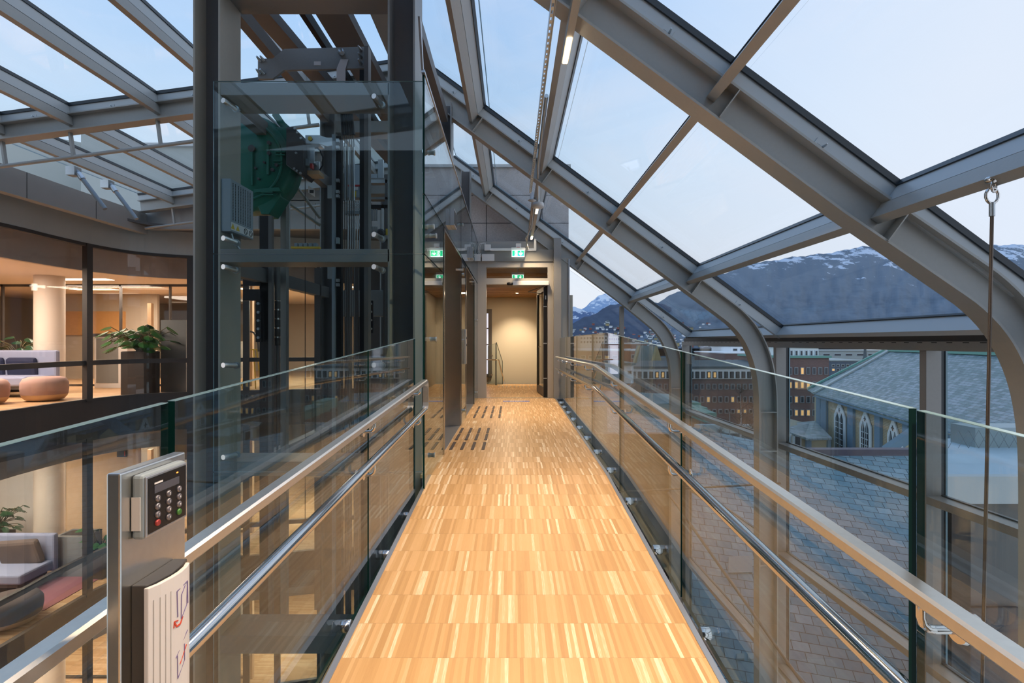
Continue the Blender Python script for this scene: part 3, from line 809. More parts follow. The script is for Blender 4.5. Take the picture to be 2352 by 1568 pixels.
S(MB().box(-1.95, 1.18, Yd + .02, Yd + .3, -6, -1.2).build('wall_below', STEELD))
# landing beyond the door
S(MB().box(-1.7, 1.7, 14.62, 14.7, -4.2, 1.3).build('wall_stair', BEIGE), 'beige wall of the stair landing', 'wall')
S(MB().box(.70, 1.15, 12.4, 14.62, -1.2, 1.3).build('wall_stair_side', BEIGE))
S(MB().box(-1.8, -1.7, Yd + .3, 14.7, -4.2, 1.3).build('wall_stair_side', BEIGE))
S(MB().box(-1.7, 1.2, 12.0, 14.7, 1.235, 1.30).build('ceiling_landing', OAK), 'slatted oak ceiling of the landing', 'ceiling')
S(MB().box(-1.7, 1.2, 11.98, 12.0, 1.235, 1.80).build('ceiling_step', OAKL))
S(MB().box(-1.7, 1.2, Yd + .3, 12.0, 1.78, 1.86).build('ceiling_upper', CEIL))
S(MB().box(-1.7, 1.2, 11.95, 11.98, 1.50, 1.56).build('trim_12', OAK))
S(MB().box(1.05, 1.15, Yd + .3, 12.4, -1.2, 1.86).build('wall_stair_side', BEIGE))
for k_ in range(10): S(MB().box(-1.7, 1.1, 12.1 + .25 * k_, 12.106 + .25 * k_, 1.228, 1.236).build('trim_11', DBRN))
# landing window at left
t = thing('landing_window', 'tall dark-framed window at the left of the stair landing', 'window', (-.75, 14.5, -1.1))
MB().box(-.98, -.56, 14.54, 14.62, -1.0, .90).build('frame', DARKBR, t)
MB().box(-.93, -.66, 14.53, 14.545, -.9, .78).build('pane', mat('window_daylight', (.6, .66, .8), .3, emit=(.55, .62, .85), es=.8), t)
for z in (-.1, .35): MB().box(-.95, -.64, 14.52, 14.53, z, z + .03).build('glazing_bar', DARKBR, t)
# stair balustrade
t = thing('stair_balustrade', 'glass stair balustrade with steel handrail on the landing', 'balustrade', (-.6, 14.2, -1.17))
quadpane([(-.66, 14.35, -1.17), (-.44, 14.0, -1.17), (-.44, 14.0, -.05), (-.66, 14.35, -.12)], .016, GL_RAIL, 'glass_panel', t)
quadpane([(-.42, 14.0, -1.17), (-.26, 14.3, -1.6), (-.26, 14.3, -.55), (-.42, 14.0, -.02)], .016, GL_RAIL, 'glass_panel', t)
MB().tube([(-.72, 14.2, -.49), (-.42, 13.95, -.49), (-.36, 13.98, -.49), (-.2, 14.5, -1.2)], .02, 10).build('handrail', CHROME, t)
MB().box(-.44, -.425, 13.99, 14.01, -1.17, -.05).build('edge_post', STEELD, t)
for z in (-.38, -.9): MB().lathe((-.55, 14.12, z), [(.03, -.02), (.03, .02)], 12, axis='y').build('fixing', CHROME, t)
# metal nosing and studs near the stairs
t = tag(MB().box(-.45, .75, 14.38, 14.45, -1.174, -1.166).build('stair_nosing', ALUTRIM), 'pale metal nosing at the stair edge on the landing', 'nosing')
for k_ in range(11):
    tag(MB().box(-.35 + .1 * k_, -.33 + .1 * k_, 13.4, 13.85, -1.174, -1.170).build('tactile_strip', ALUTRIM), 'pale metal guidance strip on the landing floor, %s from the left' % ['first', 'second', 'third', 'fourth', 'fifth', 'sixth', 'seventh', 'eighth', 'ninth', 'tenth', 'eleventh'][k_], 'floor strip', 'guidance strips on the landing')
# landing downlight and its spot, plus two added fill lamps
t = thing('downlight', 'small recessed downlight in the landing ceiling', 'ceiling light', (.13, 13.6, 1.22))
MB().lathe((.13, 13.3, 1.222), [(.03, 0), (.03, .012)], 14).build('lens', LED, t)
sl = bpy.data.lights.new('landing_spot', 'SPOT'); sl.energy = 330; sl.color = (1, .79, .54); sl.spot_size = 1.15; sl.spot_blend = .9; sl.shadow_soft_size = .03
so = bpy.data.objects.new('landing_spot', sl); C.objects.link(so); so.location = (.13, 13.3, 1.20 + H); so.rotation_euler = (math.radians(38), 0, 0)
arealight('landing_fill', (.2, 11.4, 1.77), .3, .3, 60, (1, .72, .44))  # added fill, brightens the wood seen behind the transom
arealight('landing_fill', (-.1, 13.2, 1.22), .3, .3, 36, (1, .76, .50))  # added fill, evens out the upper landing wall
# open door leaf
t = thing('door_leaf', 'open glazed door leaf with black edge, at the right of the doorway', 'door', (.72, 11.4, -1.17))
a = Vector((.70, 10.99, 0)); b = Vector((.60, 12.16, 0)); d = (b - a).normalized(); nn = Vector((d.y, -d.x, 0))
g = MB(); 
def dbox(g, u0, u1, z0, z1, th=.05):
    c = a + d * ((u0 + u1) / 2); g.obox((c.x, c.y, (z0 + z1) / 2), d * ((u1 - u0) / 2), nn * th / 2, Vector((0, 0, (z1 - z0) / 2)))
dbox(g, 0, .09, -1.16, 1.17); dbox(g, 1.08, 1.18, -1.16, 1.17); dbox(g, .09, 1.08, 1.07, 1.17); dbox(g, .09, 1.08, -1.16, -1.0)
g.build('leaf_frame', DARKBR, t)
c0, c1 = a + d * .09, a + d * 1.08
quadpane([(c0.x, c0.y, -1), (c1.x, c1.y, -1), (c1.x, c1.y, 1.07), (c0.x, c0.y, 1.07)], .014, GL_WIN, 'pane', t)
g = MB(); g.box(.66, .735, 10.93, 10.975, -1.16, 1.17); g.build('edge', BLACK, t)
for z in (.72, -.05, -.78): MB().box(.655, .735, 10.925, 10.93, z, z + .02).build('hinge', ZINC, t)
MB().tube([(.60, 11.9, -.12), (.66, 11.9, -.12)], .012, 8).build('lever', CHROME, t)
MB().box(.69, .715, 10.922, 10.93, .88, .96).build('contact_plate', WHITE, t)
# door operator
t = thing('door_operator', 'white automatic door operator box over the doorway', 'door opener', (.4, 10.8, 1.13))
MB().box(.02, .755, 10.74, 10.85, 1.16, 1.245).build('case', WHITE, t, bevel=.004)
g = MB(); g.bar((.68, 10.80, 1.15), (.35, 11.15, 1.06), .03, .012); g.bar((.35, 11.15, 1.06), (.72, 11.6, 1.05), .03, .012); g.build('arm', STEELD, t)
MB().lathe((-.045, 10.80, 1.19), [(.035, -.03), (.055, -.02), (.055, .02), (.035, .03)], 14, sx=1.2).build('motion_sensor', BLACK, t)
# exit signs
def exit_sign(x, y, z, w_, h_, label, m=1):
    t = thing('exit_sign', label, 'exit sign', (x, y, z - h_ / 2 - .01), 'exit signs')
    MB().box(x - w_ / 2 - .01, x + w_ / 2 + .01, y - .03, y + .03, z + h_ / 2, z + h_ / 2 + .05).build('housing', WHITE, t, bevel=.003)
    MB().box(x - w_ / 2, x + w_ / 2, y - .012, y + .012, z - h_ / 2, z + h_ / 2).build('panel', EXW, t)
    yf = y - .0125
    MB().box(x - w_ * .46, x - w_ * .06, yf - .002, yf, z - h_ * .42, z + h_ * .42).build('doorway_field', EXG, t)
    MB().box(x - w_ * .06 + .004, x + w_ * .46, yf - .002, yf, z - h_ * .42, z + h_ * .42).build('arrow_field', EXG, t)
    g = MB(); cx = x + w_ * .21; s_ = h_ * .34
    g.prism([(cx - .18 * s_, yf - .003, z + s_), (cx - .18 * s_, yf - .003, z + .0), (cx - .8 * s_, yf - .003, z + .35 * s_), (cx - .8 * s_, yf - .003, z - .1 * s_), (cx, yf - .003, z - .95 * s_), (cx + .8 * s_, yf - .003, z - .1 * s_), (cx + .8 * s_, yf - .003, z + .35 * s_), (cx + .18 * s_, yf - .003, z), (cx + .18 * s_, yf - .003, z + s_)], (0, .0015, 0))
    g.build('down_arrow', EXW, t)
    g = MB(); mx_ = x - w_ * .2
    g.prism([(mx_ - .07 * w_, yf - .003, z - h_ * .4), (mx_ + .13 * w_, yf - .003, z - h_ * .4), (mx_ + .13 * w_, yf - .003, z + h_ * .36), (mx_ - .07 * w_, yf - .003, z + h_ * .36)], (0, .001, 0)); g.build('door_symbol', EXW, t)
    g = MB(); q = h_
    yy = yf - .005
    g.bar((mx_ + .02 * w_, yy, z + .12 * q), (mx_ - .02 * w_, yy, z - .08 * q), .002, .09 * q, up=(1, 0, 0))
    g.bar((mx_ - .02 * w_, yy, z - .08 * q), (mx_ + .06 * w_, yy, z - .2 * q), .002, .06 * q, up=(1, 0, 0)); g.bar((mx_ + .06 * w_, yy, z - .2 * q), (mx_ + .03 * w_, yy, z - .36 * q), .002, .05 * q, up=(1, 0, 0))
    g.bar((mx_ - .02 * w_, yy, z - .08 * q), (mx_ - .12 * w_, yy, z - .3 * q), .002, .06 * q, up=(1, 0, 0)); g.bar((mx_ + .02 * w_, yy, z + .1 * q), (mx_ + .1 * w_, yy, z + .0 * q), .002, .05 * q, up=(1, 0, 0))
    g.lathe((mx_ + .03 * w_, yy, z + .2 * q), [(.055 * q, -.001), (.055 * q, .001)], 10, axis='y'); g.build('running_figure', EXG, t)
    return t
exit_sign(.125, 10.72, 1.805, .26, .135, 'green and white exit sign with down arrow above the doorway')
t_ = exit_sign(.13, 11.6, 1.43, .26, .10, 'green and white exit sign seen through the transom, inside the landing')
MB().tube([(.13, 11.6, 1.53), (.13, 11.6, 1.78)], .008, 6).build('hanger', ZINC, t_)
arealight('sign_glow', (.125, 10.66, 1.72), .2, .03, .8, (.75, 1, .85), rot=(PI, 0, 0))
# white trunking and boxes on the header
t = thing('cable_trunking', 'white cable trunking across the header over the doorway', 'trunking', (-.2, 10.8, 1.9))
MB().box(-.52, .50, 10.79, 10.82, 1.875, 1.925).build('run', WHITE, t); MB().box(.455, .50, 10.79, 10.82, 1.925, 2.12).build('riser', WHITE, t)
for (x0, x1, z0, z1, lab) in ((-.57, -.44, 1.875, 2.00, 'small white square box at the left end of the trunking'), (-.62, -.365, 1.66, 1.80, 'white rectangular box on the header left of the exit sign'), (-.86, -.74, 1.875, 2.0, 'small white square box over the lift glass end'), (-.88, -.65, 1.66, 1.80, 'white rectangular box at the far left of the header')):
    tag(MB().box(x0, x1, 10.76, 10.82, z0, z1).build('junction_box', WHITE, bevel=.004), lab, 'junction box', 'white boxes on the header')
for k_, x in enumerate((-.60, -.63)):
    g = MB(); g.tube([(x + .06, 10.79, 1.98), (x + .05, 10.77, 2.03), (x - .03, 10.77, 2.02), (x - .06, 10.78, 1.95), (x - .07, 10.78, 1.83), (x + .0, 10.78, 1.74)], .006, 6)
    tag(g.build('white_cable', WHITE), 'white looped cable %s of the header boxes' % ('right' if k_ == 0 else 'left'), 'cable')
t = thing('sounder', 'small white alarm box with red strip on the trunking', 'alarm', (.13, 10.8, 1.93))
MB().box(.08, .19, 10.77, 10.82, 1.93, 2.02).build('case', WHITE, t); MB().box(.09, .16, 10.765, 10.77, 1.93, 1.945).build('strip', REDM, t)

# ------------------------------------------------------------------ lift tower
LX0, LX1 = -2.41, -.716
def hcol(x0, x1, y0, y1, z0, z1, label, group=None, wl=False):
    t = thing('steel_column', label, 'column', ((x0 + x1) / 2, (y0 + y1) / 2, z0), group)
    g = MB(); g.box(x0, x0 + .016, y0, y1, z0, z1); g.box(x1 - .016, x1, y0, y1, z0, z1)
    g.build('flange', CREAM if wl else STEEL, t)
    g = MB(); ym = (y0 + y1) / 2; g.box(x0 + .016, x1 - .016, ym - .006, ym + .006, z0, z1); g.build('web', STEELD, t)  # web darker than the flanges: recess shade put into its colour
    return t
hcol(-2.655, -2.43, 4.35, 4.68, -10, 3.36, 'front left steel column of the glass lift tower', 'lift tower columns', True)
hcol(-1.035, -.808, 4.35, 4.70, -10, 3.45, 'front right steel column of the glass lift tower', 'lift tower columns')
hcol(-2.63, -2.42, 7.15, 7.42, -10, 3.36, 'middle left dark steel column between the two lifts', 'lift tower columns')
hcol(-1.02, -.83, 7.15, 7.42, 1.21, 3.28, 'middle right steel column between the two lift doors', 'lift tower columns')
hcol(-1.02, -.83, 10.4, 10.66, -10, 3.42, 'rear right steel column beside the door wall', 'lift tower columns')
hcol(-2.63, -2.42, 10.4, 10.66, -10, 3.36, 'rear left steel column of the lift tower', 'lift tower columns')
def hbeam(x0, x1, y0, y1, z0, z1, label):
    return tag(MB().box(x0, x1, y0, y1, z0, z1).build('lift_beam', STEEL, bevel=.004), label, 'beam', 'cross beams of the lift tower')
hbeam(-2.43, -1.02, 4.35, 4.70, 2.94, 3.2, 'topmost cross beam of the lift tower, seen from below')
hbeam(-2.43, -1.02, 4.35, 4.71, 2.05, 2.155, 'cross beam behind the top edge of the front lift glass')
hbeam(-2.43, -1.02, 4.35, 4.64, .66, .77, 'cross beam at the joint of the front lift panes')
hbeam(-2.43, -1.02, 4.35, 4.70, -1.12, -1.0, 'cross beam just under walkway level on the lift front')
hbeam(-2.43, -1.02, 4.35, 4.70, -2.6, -2.45, 'cross beam one storey below on the lift front')
hbeam(-2.43, -1.02, 4.35, 4.70, -4.1, -3.95, 'cross beam two levels below on the lift front')
hbeam(-2.42, -1.02, 7.15, 7.40, 2.86, 3.02, 'high cross beam between the two lifts')
hbeam(-2.42, -1.02, 7.15, 7.40, 2.02, 2.24, 'second cross beam between the two lifts')
hbeam(-2.42, -1.02, 7.15, 7.40, .35, .70, 'cross beam between the lifts under the machinery')
hbeam(-2.42, -1.02, 7.15, 7.40, -1.6, -1.3, 'cross beam between the lifts below walkway level')
for x0 in (-2.60, -.98):
    for z in ((3.0, 2.1, .6, -1.3) if x0 < -2 else (3.0, 2.1)):
        tag(MB().box(x0, x0 + .10, 4.70, 7.15, z, z + .14).build('side_beam', STEELD), '%s side beam of the first lift shaft, %s' % ('left' if x0 < -2 else 'right', {3.0: 'highest', 2.1: 'second from top', .6: 'third from top', -1.3: 'lowest'}[z]), 'beam')
# sloping roof steel above the machinery
for p, q, w_, m_, lab in (((-2.62, 5.0, 3.42), (-2.2, 10.5, 3.40), .2, STEELD, 'brown roof beam over the lift, left one'), ((-1.9, 4.9, 3.5), (-1.85, 10.6, 3.5), .34, STEELD, 'broad brown roof beam over the lift'), ((-2.25, 4.9, 3.55), (-2.15, 10.6, 3.5), .06, BLACK, 'thin black roof bar over the lift')):
    tag(MB().bar(p, q, w_, .12).build('roof_beam', m_), lab, 'beam')
# lift glass
t = thing('lift_enclosure', 'glass front of the lift tower facing the viewer', 'glass wall', (-1.5, 4.22, -9))
for z0, z1 in ((.712, 2.10), (-1.05, .702), (-2.8, -1.06), (-4.6, -2.81)):
    p_ = pane(LX0, LX1 - .004, 4.212, 4.228, z0, z1, GL_LIFT, 'glass_panel', t, EDGEL)
for x, zs in ((-2.31, (1.935, .83, .60, -.19, -.93)), (-1.10, (1.97, .86, .60, -.19))):
    for z in zs:
        f = MB().tube([(x - .01, 4.195, z), (x - .005, 4.212, z), (x + .025, 4.35, z - .01)], .021, 16).build('standoff', BRUSH, t)
        MB().lathe((x + .022, 4.335, z - .01), [(.028, -.012), (.028, .014)], 14, axis='y').build('ring', ZINC, f)
t = thing('lift_enclosure', 'glass side of the lift tower along the walkway', 'glass wall', (-.716, 7.5, -9))
def sidepane(y0, y1, z0, z1): return pane(-.724, -.708, y0, y1, z0, z1, GL_LIFT, 'glass_panel', t, EDGE)
for y0, y1, z0, z1 in ((4.235, 5.41, -1.2, .702), (4.235, 7.3, 1.20, 2.16), (7.31, 8.0, -1.2, 1.12), (7.31, 10.8, 1.20, 2.05), (9.80, 10.8, -1.2, 1.18), (4.235, 5.41, .712, 1.19), (4.235, 5.41, -3, -1.21)):
    sidepane(y0, y1, z0, z1)
g = MB(); g.bar((-.716, 4.20, 2.175), (-.716, 10.8, 2.04), .028, .022); g.build('top_rail', ALUTRIM, t)
g = MB(); g.prism([(-.73, 4.20, 2.18), (-.73, 4.05, 2.52), (-.73, 4.13, 2.52), (-.73, 4.24, 2.18)], (.016, 0, 0)); g.build('corner_plate', ALUTRIM, t)
for y, z in ((4.6, 1.66), (4.55, 1.55 - .55), (4.7, .95), (4.7, .02), (4.6, -1.0), (7.25, 1.0), (7.4, .95), (7.25, 1.62), (9.6, 1.1), (10.3, .42), (10.3, -1.0), (7.6, 0.02), (7.6, -1.0)):
    MB().lathe((-.70, y, z), [(.018, -.08), (.018, .01), (.023, .01), (.023, .024)], 14, axis='x').build('standoff', BRUSH, t)
# lift portals
def portal(y0, y1, zt, label):
    t = thing('lift_portal', label, 'lift door', (-.85, (y0 + y1) / 2, -1.174), 'lift doors')
    MB().box(-.956, -.716, y1, y1 + .03, -1.174, zt + .03).build('jamb', DOORSS, t)
    MB().box(-.956, -.700, y0 - .03, y0, -1.174, zt + .03).build('jamb', DOORSS, t)
    MB().box(-.956, -.700, y0, y1, zt, zt + .03).build('lintel', DOORSS, t)
    ym = (y0 + y1) / 2
    for a, b in ((y0, ym - .003), (ym + .003, y1)):
        MB().box(-.985, -.956, a, b, -1.174, zt).build('door_panel', DOORSS, t)
    MB().box(-.97, -.72, y0, y1, -1.176, -1.168).build('sill', ALUTRIM, t)
    for y in (y0 - .03, y1 + .03):
        MB().box(-.716, -.702, y - .006, y + .006, -1.174, zt + .03).build('edge_strip', CHROME, t)
portal(5.45, 7.26, 1.15, 'stainless steel lift doorway, the nearer of the two')
portal(8.02, 9.78, 1.13, 'stainless steel lift doorway, the farther one by the end wall')
for y, z, lab in ((6.1, 1.40, 'small wall display box above the nearer lift door'), (8.9, 1.47, 'small wall display box above the farther lift door')):
    t = thing('floor_display', lab, 'lift display', (-.69, y, z), 'lift displays')
    MB().box(-.76, -.73, y - .13, y + .13, z - .07, z + .12).build('back_box', ALUTRIM, t); MB().box(-.706, -.66, y - .13, y + .13, z - .07, z + .12).build('case', ALUTRIM, t)
    MB().box(-.660, -.656, y - .11, y + .11, z - .05, z + .10).build('screen', KPAD, t)
t = thing('call_panel', 'steel call button panel between the two lift doors', 'call panel', (-.69, 7.65, -.35))
MB().box(-.70, -.67, 7.58, 7.74, -.33, .18).build('plate', BRUSH, t, bevel=.003)
for z in (-.05, .05): MB().lathe((-.668, 7.66, z), [(.018, -.004), (.016, .006)], 12, axis='x').build('button', KBTN, t)

# machinery ---------------------------------------------------------
def P(px, py, Y): return ((px - 1176) * Y / 1200, Y, (784 - py) * Y / 1200)
def pbox(px0, px1, py0, py1, Y, dy, mi=0, g=None):
    a = P(px0, py0, Y); b = P(px1, py1, Y); g = g or MB(); g.box(a[0], b[0], Y, Y + dy, b[2], a[2], mi); return g
t = thing('hoist_machine', 'large dark green lift hoist machine with round casing', 'machine', (-2.75, 5.4, .95))
cx, cz = -2.74, 1.84
MB().lathe((cx, 5.45, cz), [(.12, -.13), (.40, -.13), (.44, -.10), (.46, -.10), (.50, -.06), (.50, .14), (.3, .16)], 40, axis='y').build('casing', GREEN, t)
g = MB()
g.tube([(cx + .40 * math.cos(a), 5.318, cz + .40 * math.sin(a)) for a in [2 * PI * i / 40 for i in range(41)]], .014, 6, cap=False)
for px, py, pw, ph in ((632, 347, 22, 7), (628, 368, 20, 7), (600, 440, 26, 5)): pbox(px, px + pw, py, py + 2, 5.295, .04, g=g); pbox(px, px + pw, py + ph, py + ph + 2, 5.295, .04, g=g)
pbox(577, 580, 340, 425, 5.295, .04, g=g); pbox(612, 617, 330, 400, 5.295, .04, g=g)
g.build('ribs', GREEN, t)
g = MB()
for px, py, r_ in ((577, 340, .035), (617, 327, .02), (617, 351, .02), (634, 378, .017), (625, 389, .018), (586, 385, .012), (606, 372, .012), (593, 410, .012)): x, y, z = P(px, py, 5.29); g.lathe((x, y + .02, z), [(r_, -.02), (r_ * .9, .01)], 12, axis='y')
g.build('bolt_heads', DARKG, t)
pb = [P(556, 445, 5.3), P(640, 430, 5.3), P(645, 455, 5.3), P(612, 494, 5.3), P(598, 494, 5.3), P(560, 420, 5.3)]
MB().prism([P(540, 300, 5.36), P(655, 290, 5.36), P(668, 300, 5.36), P(668, 395, 5.36), P(640, 430, 5.36), P(644, 452, 5.36), P(618, 492, 5.36), P(600, 492, 5.36), P(575, 440, 5.36), P(540, 430, 5.36)], (0, .22, 0)).build('housing', GREEN, t, bevel=.008)
MB().prism([P(582, 434, 5.30), P(640, 430, 5.30), P(644, 438, 5.30), P(584, 442, 5.30)], (0, .1, 0)).build('foot_lip', GREEN, t)
MB().tube([P(632, 262, 5.4), P(648, 285, 5.4), P(660, 296, 5.4)], .035, 10).build('lifting_lug', GREEN, t)
m_ = MB().prism([P(657, 292, 5.25), P(673, 290, 5.25), P(697, 320, 5.25), P(697, 392, 5.25), P(690, 400, 5.25), P(672, 390, 5.25), P(657, 378, 5.25)], (0, .3, 0)).build('brake_block', DARKG, t, bevel=.006)
for px, py in ((678, 296), (684, 305), (692, 318), (677, 388), (683, 393), (691, 398), (681, 352)):
    x, y, z = P(px, py, 5.25); MB().lathe((x, y - .005, z), [(.012, -.012), (.012, .006)], 8, axis='y').build('bolt', ZINC, m_)
t = thing('encoder_unit', 'zinc plated encoder boxes beside the hoist machine', 'machine part', P(720, 400, 5.4))
pbox(701, 733, 310, 330, 5.3, .15).build('upper_box', ZINC, t, bevel=.003)
g = MB(); g.lathe(P(712, 318, 5.29), [(.022, -.004), (.022, .004)], 14, axis='y'); g.build('yellow_disc', YEL, t)
pbox(702, 722, 331, 375, 5.35, .10).build('inner_box', ZINC, t, bevel=.003)
pbox(701, 710, 364, 380, 5.30, .06).build('switch_box', BLUEBOX, t); pbox(712, 717, 375, 386, 5.30, .05).build('red_valve', REDM, t)
pbox(722, 738, 348, 370, 5.42, .01).build('label_plate', WHITE, t); pbox(718, 733, 372, 391, 5.42, .02).build('back_plate', ZINC, t)
pbox(698, 733, 391, 400, 5.35, .15).build('wooden_sill', OAKL, t)
g = MB(); g.tube([P(724, 336, 5.4), P(735, 345, 5.4), P(742, 362, 5.4), P(741, 380, 5.4), P(734, 391, 5.4)], .008, 8); g.build('black_hose', BLACK, t)
g = MB(); g.prism([P(733, 310, 5.3), P(750, 316, 5.3), P(762, 316, 5.3), P(762, 334, 5.3), P(752, 336, 5.3), P(733, 330, 5.3)], (0, .02, 0)); g.build('bracket_arm', ZINC, t)
# controller cabinet on the front column
t = thing('control_cabinet', 'grey perforated cabinet with yellow warning labels on the lift column', 'cabinet', (-2.39, 4.55, .9))
MB().box(-2.429, -2.347, 4.36, 4.74, .92, 1.36).build('case', BLUEBOX, t, bevel=.004)
g = MB()
for j in range(8):
    y = 4.39 + j * .038 + (.012 if j in (2, 3, 4, 5) else (.02 if j > 5 else 0))
    for i in range(24): g.box(-2.3475, -2.3455, y, y + .011, 1.02 + i * .0132, 1.0285 + i * .0132)
g.build('vent_slots', BLACK, t)
MB().box(-2.3472, -2.3455, 4.365, 4.735, .935, 1.0).build('label_strip', WHITE, t)
for y in (4.39, 4.47): MB().prism([(-2.3452, y - .03, .945), (-2.3452, y + .03, .945), (-2.3452, y, .992)], (.001, 0, 0)).build('warning_triangle', YEL, t)
for y in (4.60, 4.69):
    g = MB(); g.tube([(-2.344, y + .026 * math.cos(a), .967 + .026 * math.sin(a)) for a in [2 * PI * i / 14 for i in range(15)]], .0025, 6, cap=False); g.bar((-2.344, y - .018, .985), (-2.344, y + .018, .95), .002, .004, up=(1, 0, 0)); g.build('warning_ring', BLACK, t)
MB().tube([(-2.39, 4.45, .92), (-2.385, 4.47, .86), (-2.35, 4.52, .79)], .009, 8).build('conduit', ZINC, t)
# top bracket
t = thing('rope_bracket', 'folded steel rope bracket bolted over the lift machinery', 'bracket', P(720, 160, 5.3))
Y = 5.3
MB().prism([P(592, 134, Y), P(608, 134, Y), P(626, 134, Y - .0), P(652, 112, Y), P(838, 107, Y), P(838, 157, Y), P(652, 161, Y), P(626, 181, Y), P(592, 181, Y)], (0, .03, 0)).build('plate', STEEL, t, bevel=.003)
for px, py in ((598, 140), (606, 139), (597, 169), (606, 169), (829, 116), (829, 131), (829, 146)):
    x, y, z = P(px, py, Y); MB().tube([(x, y, z), (x - .01, y - .06, z + .015)], [.017, .008], 8).build('bolt', ZINC, t)
pbox(721, 737, 141, 150, Y - .004, .003).build('sticker', OFFW, t)
g = MB(); g.prism([P(773, 158, Y - .01), P(782, 136, Y - .01), P(800, 136, Y - .01), P(793, 158, Y - .01), P(793, 188, Y - .01), P(773, 188, Y - .01)], (0, .006, 0)); g.build('tag_strip', OFFW, t)
x, y, z = P(784, 126, Y); MB().tube([(x, y, z + .03), (x + .03, y - .07, z - .02)], [.035, .02], 10).build('rope_end', ZINC, t)
# vertical members in the shaft
def vert(px0, px1, py0, py1, Y, dy, m_, name, label, cat='lift part', grp=None):
    return tag(pbox(px0, px1, py0, py1, Y, dy).build(name, m_), label, cat, grp)
t = thing('guide_rail', 'black T-shaped guide rail in the front right of the shaft', 'guide rail', P(838, 1500, 5.3))
pbox(826, 836, 160, 1500, 5.3, .02).build('flange', BLACK, t); pbox(836, 846, 105, 1500, 5.25, .10).build('blade', STEELD, t)
t = thing('guide_rail', 'black guide rail under the hoist machine with bolted plates', 'guide rail', P(608, 1500, 5.3))
pbox(596, 616, 495, 1500, 5.35, .08).build('flange', BLACK, t); pbox(616, 624, 495, 1500, 5.30, .05).build('blade', STEELD, t)
pl = pbox(587, 600, 680, 785, 5.28, .03).build('joint_plate', BLACK, t)
for py in (697, 717, 736, 755, 775): x, y, z = P(594, py, 5.27); MB().lathe((x, y, z), [(.014, -.015), (.014, .01)], 8, axis='y').build('bolt', ZINC, pl)
pl = pbox(558, 598, 640, 656, 5.27, .03).build('wall_bracket', BLACK, t); pl = pbox(558, 598, 664, 690, 5.27, .03).build('wall_bracket', BLACK, t)
vert(644, 657, 300, 1500, 5.6, .07, STEEL, 'shaft_channel', 'grey-green vertical channel right of the hoist machine')
vert(659, 664, 405, 575, 5.7, .03, ZINC, 'slotted_strut', 'pale slotted strut behind the hoist machine')
tag(MB().tube([P(701, 400, 5.3), P(701, 1200, 5.3)], .0035, 6).build('governor_rope', BLACK), 'single thin black rope below the encoder', 'rope')
t = thing('guide_rail', 'black guide rail with silver clips beside the rope bundle', 'guide rail', P(778, 1500, 5.4))
pbox(771, 783, 312, 1500, 5.5, .06).build('flange', BLACK, t); pbox(762, 769, 308, 1500, 5.45, .04).build('bar', BLUEBOX, t)
for py in (318, 334, 410, 436, 446, 545, 552, 640, 650): pbox(771, 778, py, py + 7, 5.44, .04).build('clip', ZINC, t)
for py in (455, 640): pbox(752, 762, py - 30, py, 5.46, .05).build('bracket', ZINC, t)
for i, px in enumerate((787, 792, 797, 803, 808, 813)):
    tp = P(796 + (i - 2.5) * 4.6, 262, 5.6); md = P(px, 330, 5.6); bt = P(px, 1300, 5.6)
    o = thing('suspension_rope', 'steel suspension rope in the lift shaft bundle, %s from the left' % ['first', 'second', 'third', 'fourth', 'fifth', 'sixth'][i], 'rope', bt, 'suspension ropes'); 
    MB().tube([tp, md, bt], .006, 6).build('rope', STEELD, o); MB().tube([P(px, 338, 5.59), P(px, 460, 5.59)], .010, 8).build('sleeve', ZINC if i % 2 else STEEL, o)
    MB().tube([tp, P(px, 310, 5.6)], .014, 8).build('socket', BLACK, o)
t = thing('rope_terminal', 'blue-grey rope terminal box with red band and yellow sticker', 'lift part', P(810, 450, 6.3))
Y = 6.2
pbox(795, 826, 424, 453, Y, .12).build('box', BLUEBOX, t); pbox(795, 826, 424, 428, Y - .004, .004).build('red_band', REDM, t); pbox(802, 822, 429, 436, Y - .004, .003).build('label', WHITE, t); pbox(808, 818, 438, 452, Y - .004, .003).build('sticker', YEL, t)
for i in range(6):
    px = 799 + i * 5.2
    g = MB(); z0 = P(px, 464, Y)[2]; x0 = P(px, 464, Y)[0]
    for k_ in range(5): g.lathe((x0, Y + .03, z0 - .02 * k_ - .02), [(.011, 0), (.013, .006), (.011, .012)], 8)
    g.build('spring', ZINC, t); MB().tube([P(px, 460, Y + .03), P(px, 500, Y + .03), P(px - 2, 508, Y + .03), P(px + 1, 522, Y + .03), P(px, 590, Y + .03)], .006, 6).build('tension_rod', ZINC, t)
pbox(792, 828, 484, 491, Y, .1).build('spring_shelf', BLUEBOX, t)
t = thing('counterweight_frame', 'zinc brackets and rollers at the right of the shaft', 'lift part', P(865, 560, 6.3)); Y = 6.4
pbox(884, 890, 400, 1400, Y, .05).build('mast', STEELD, t)
pbox(850, 893, 412, 420, Y, .1).build('top_plate', ZINC, t); pbox(849, 890, 452, 458, Y, .1).build('perforated_rail', STEEL, t); pbox(850, 890, 470, 478, Y, .08).build('dark_rail', BLACK, t)
for px in (853, 858, 863): pbox(px, px + 3, 480, 506, Y, .03).build('pin', ZINC, t); pbox(px, px + 3, 520, 546, Y, .03).build('pin', ZINC, t)
pbox(876, 882, 470, 530, Y, .04).build('strut', WHITE, t); g = MB(); g.lathe(P(875, 535, Y - .05), [(.03, -.03), (.05, -.02), (.05, .03)], 18, axis='y'); g.build('roller', DARKG, t)
pbox(866, 890, 540, 548, Y - .05, .1).build('roller_arm', ZINC, t); pbox(886, 890, 525, 540, Y - .05, .04).build('yellow_tag', YEL, t)
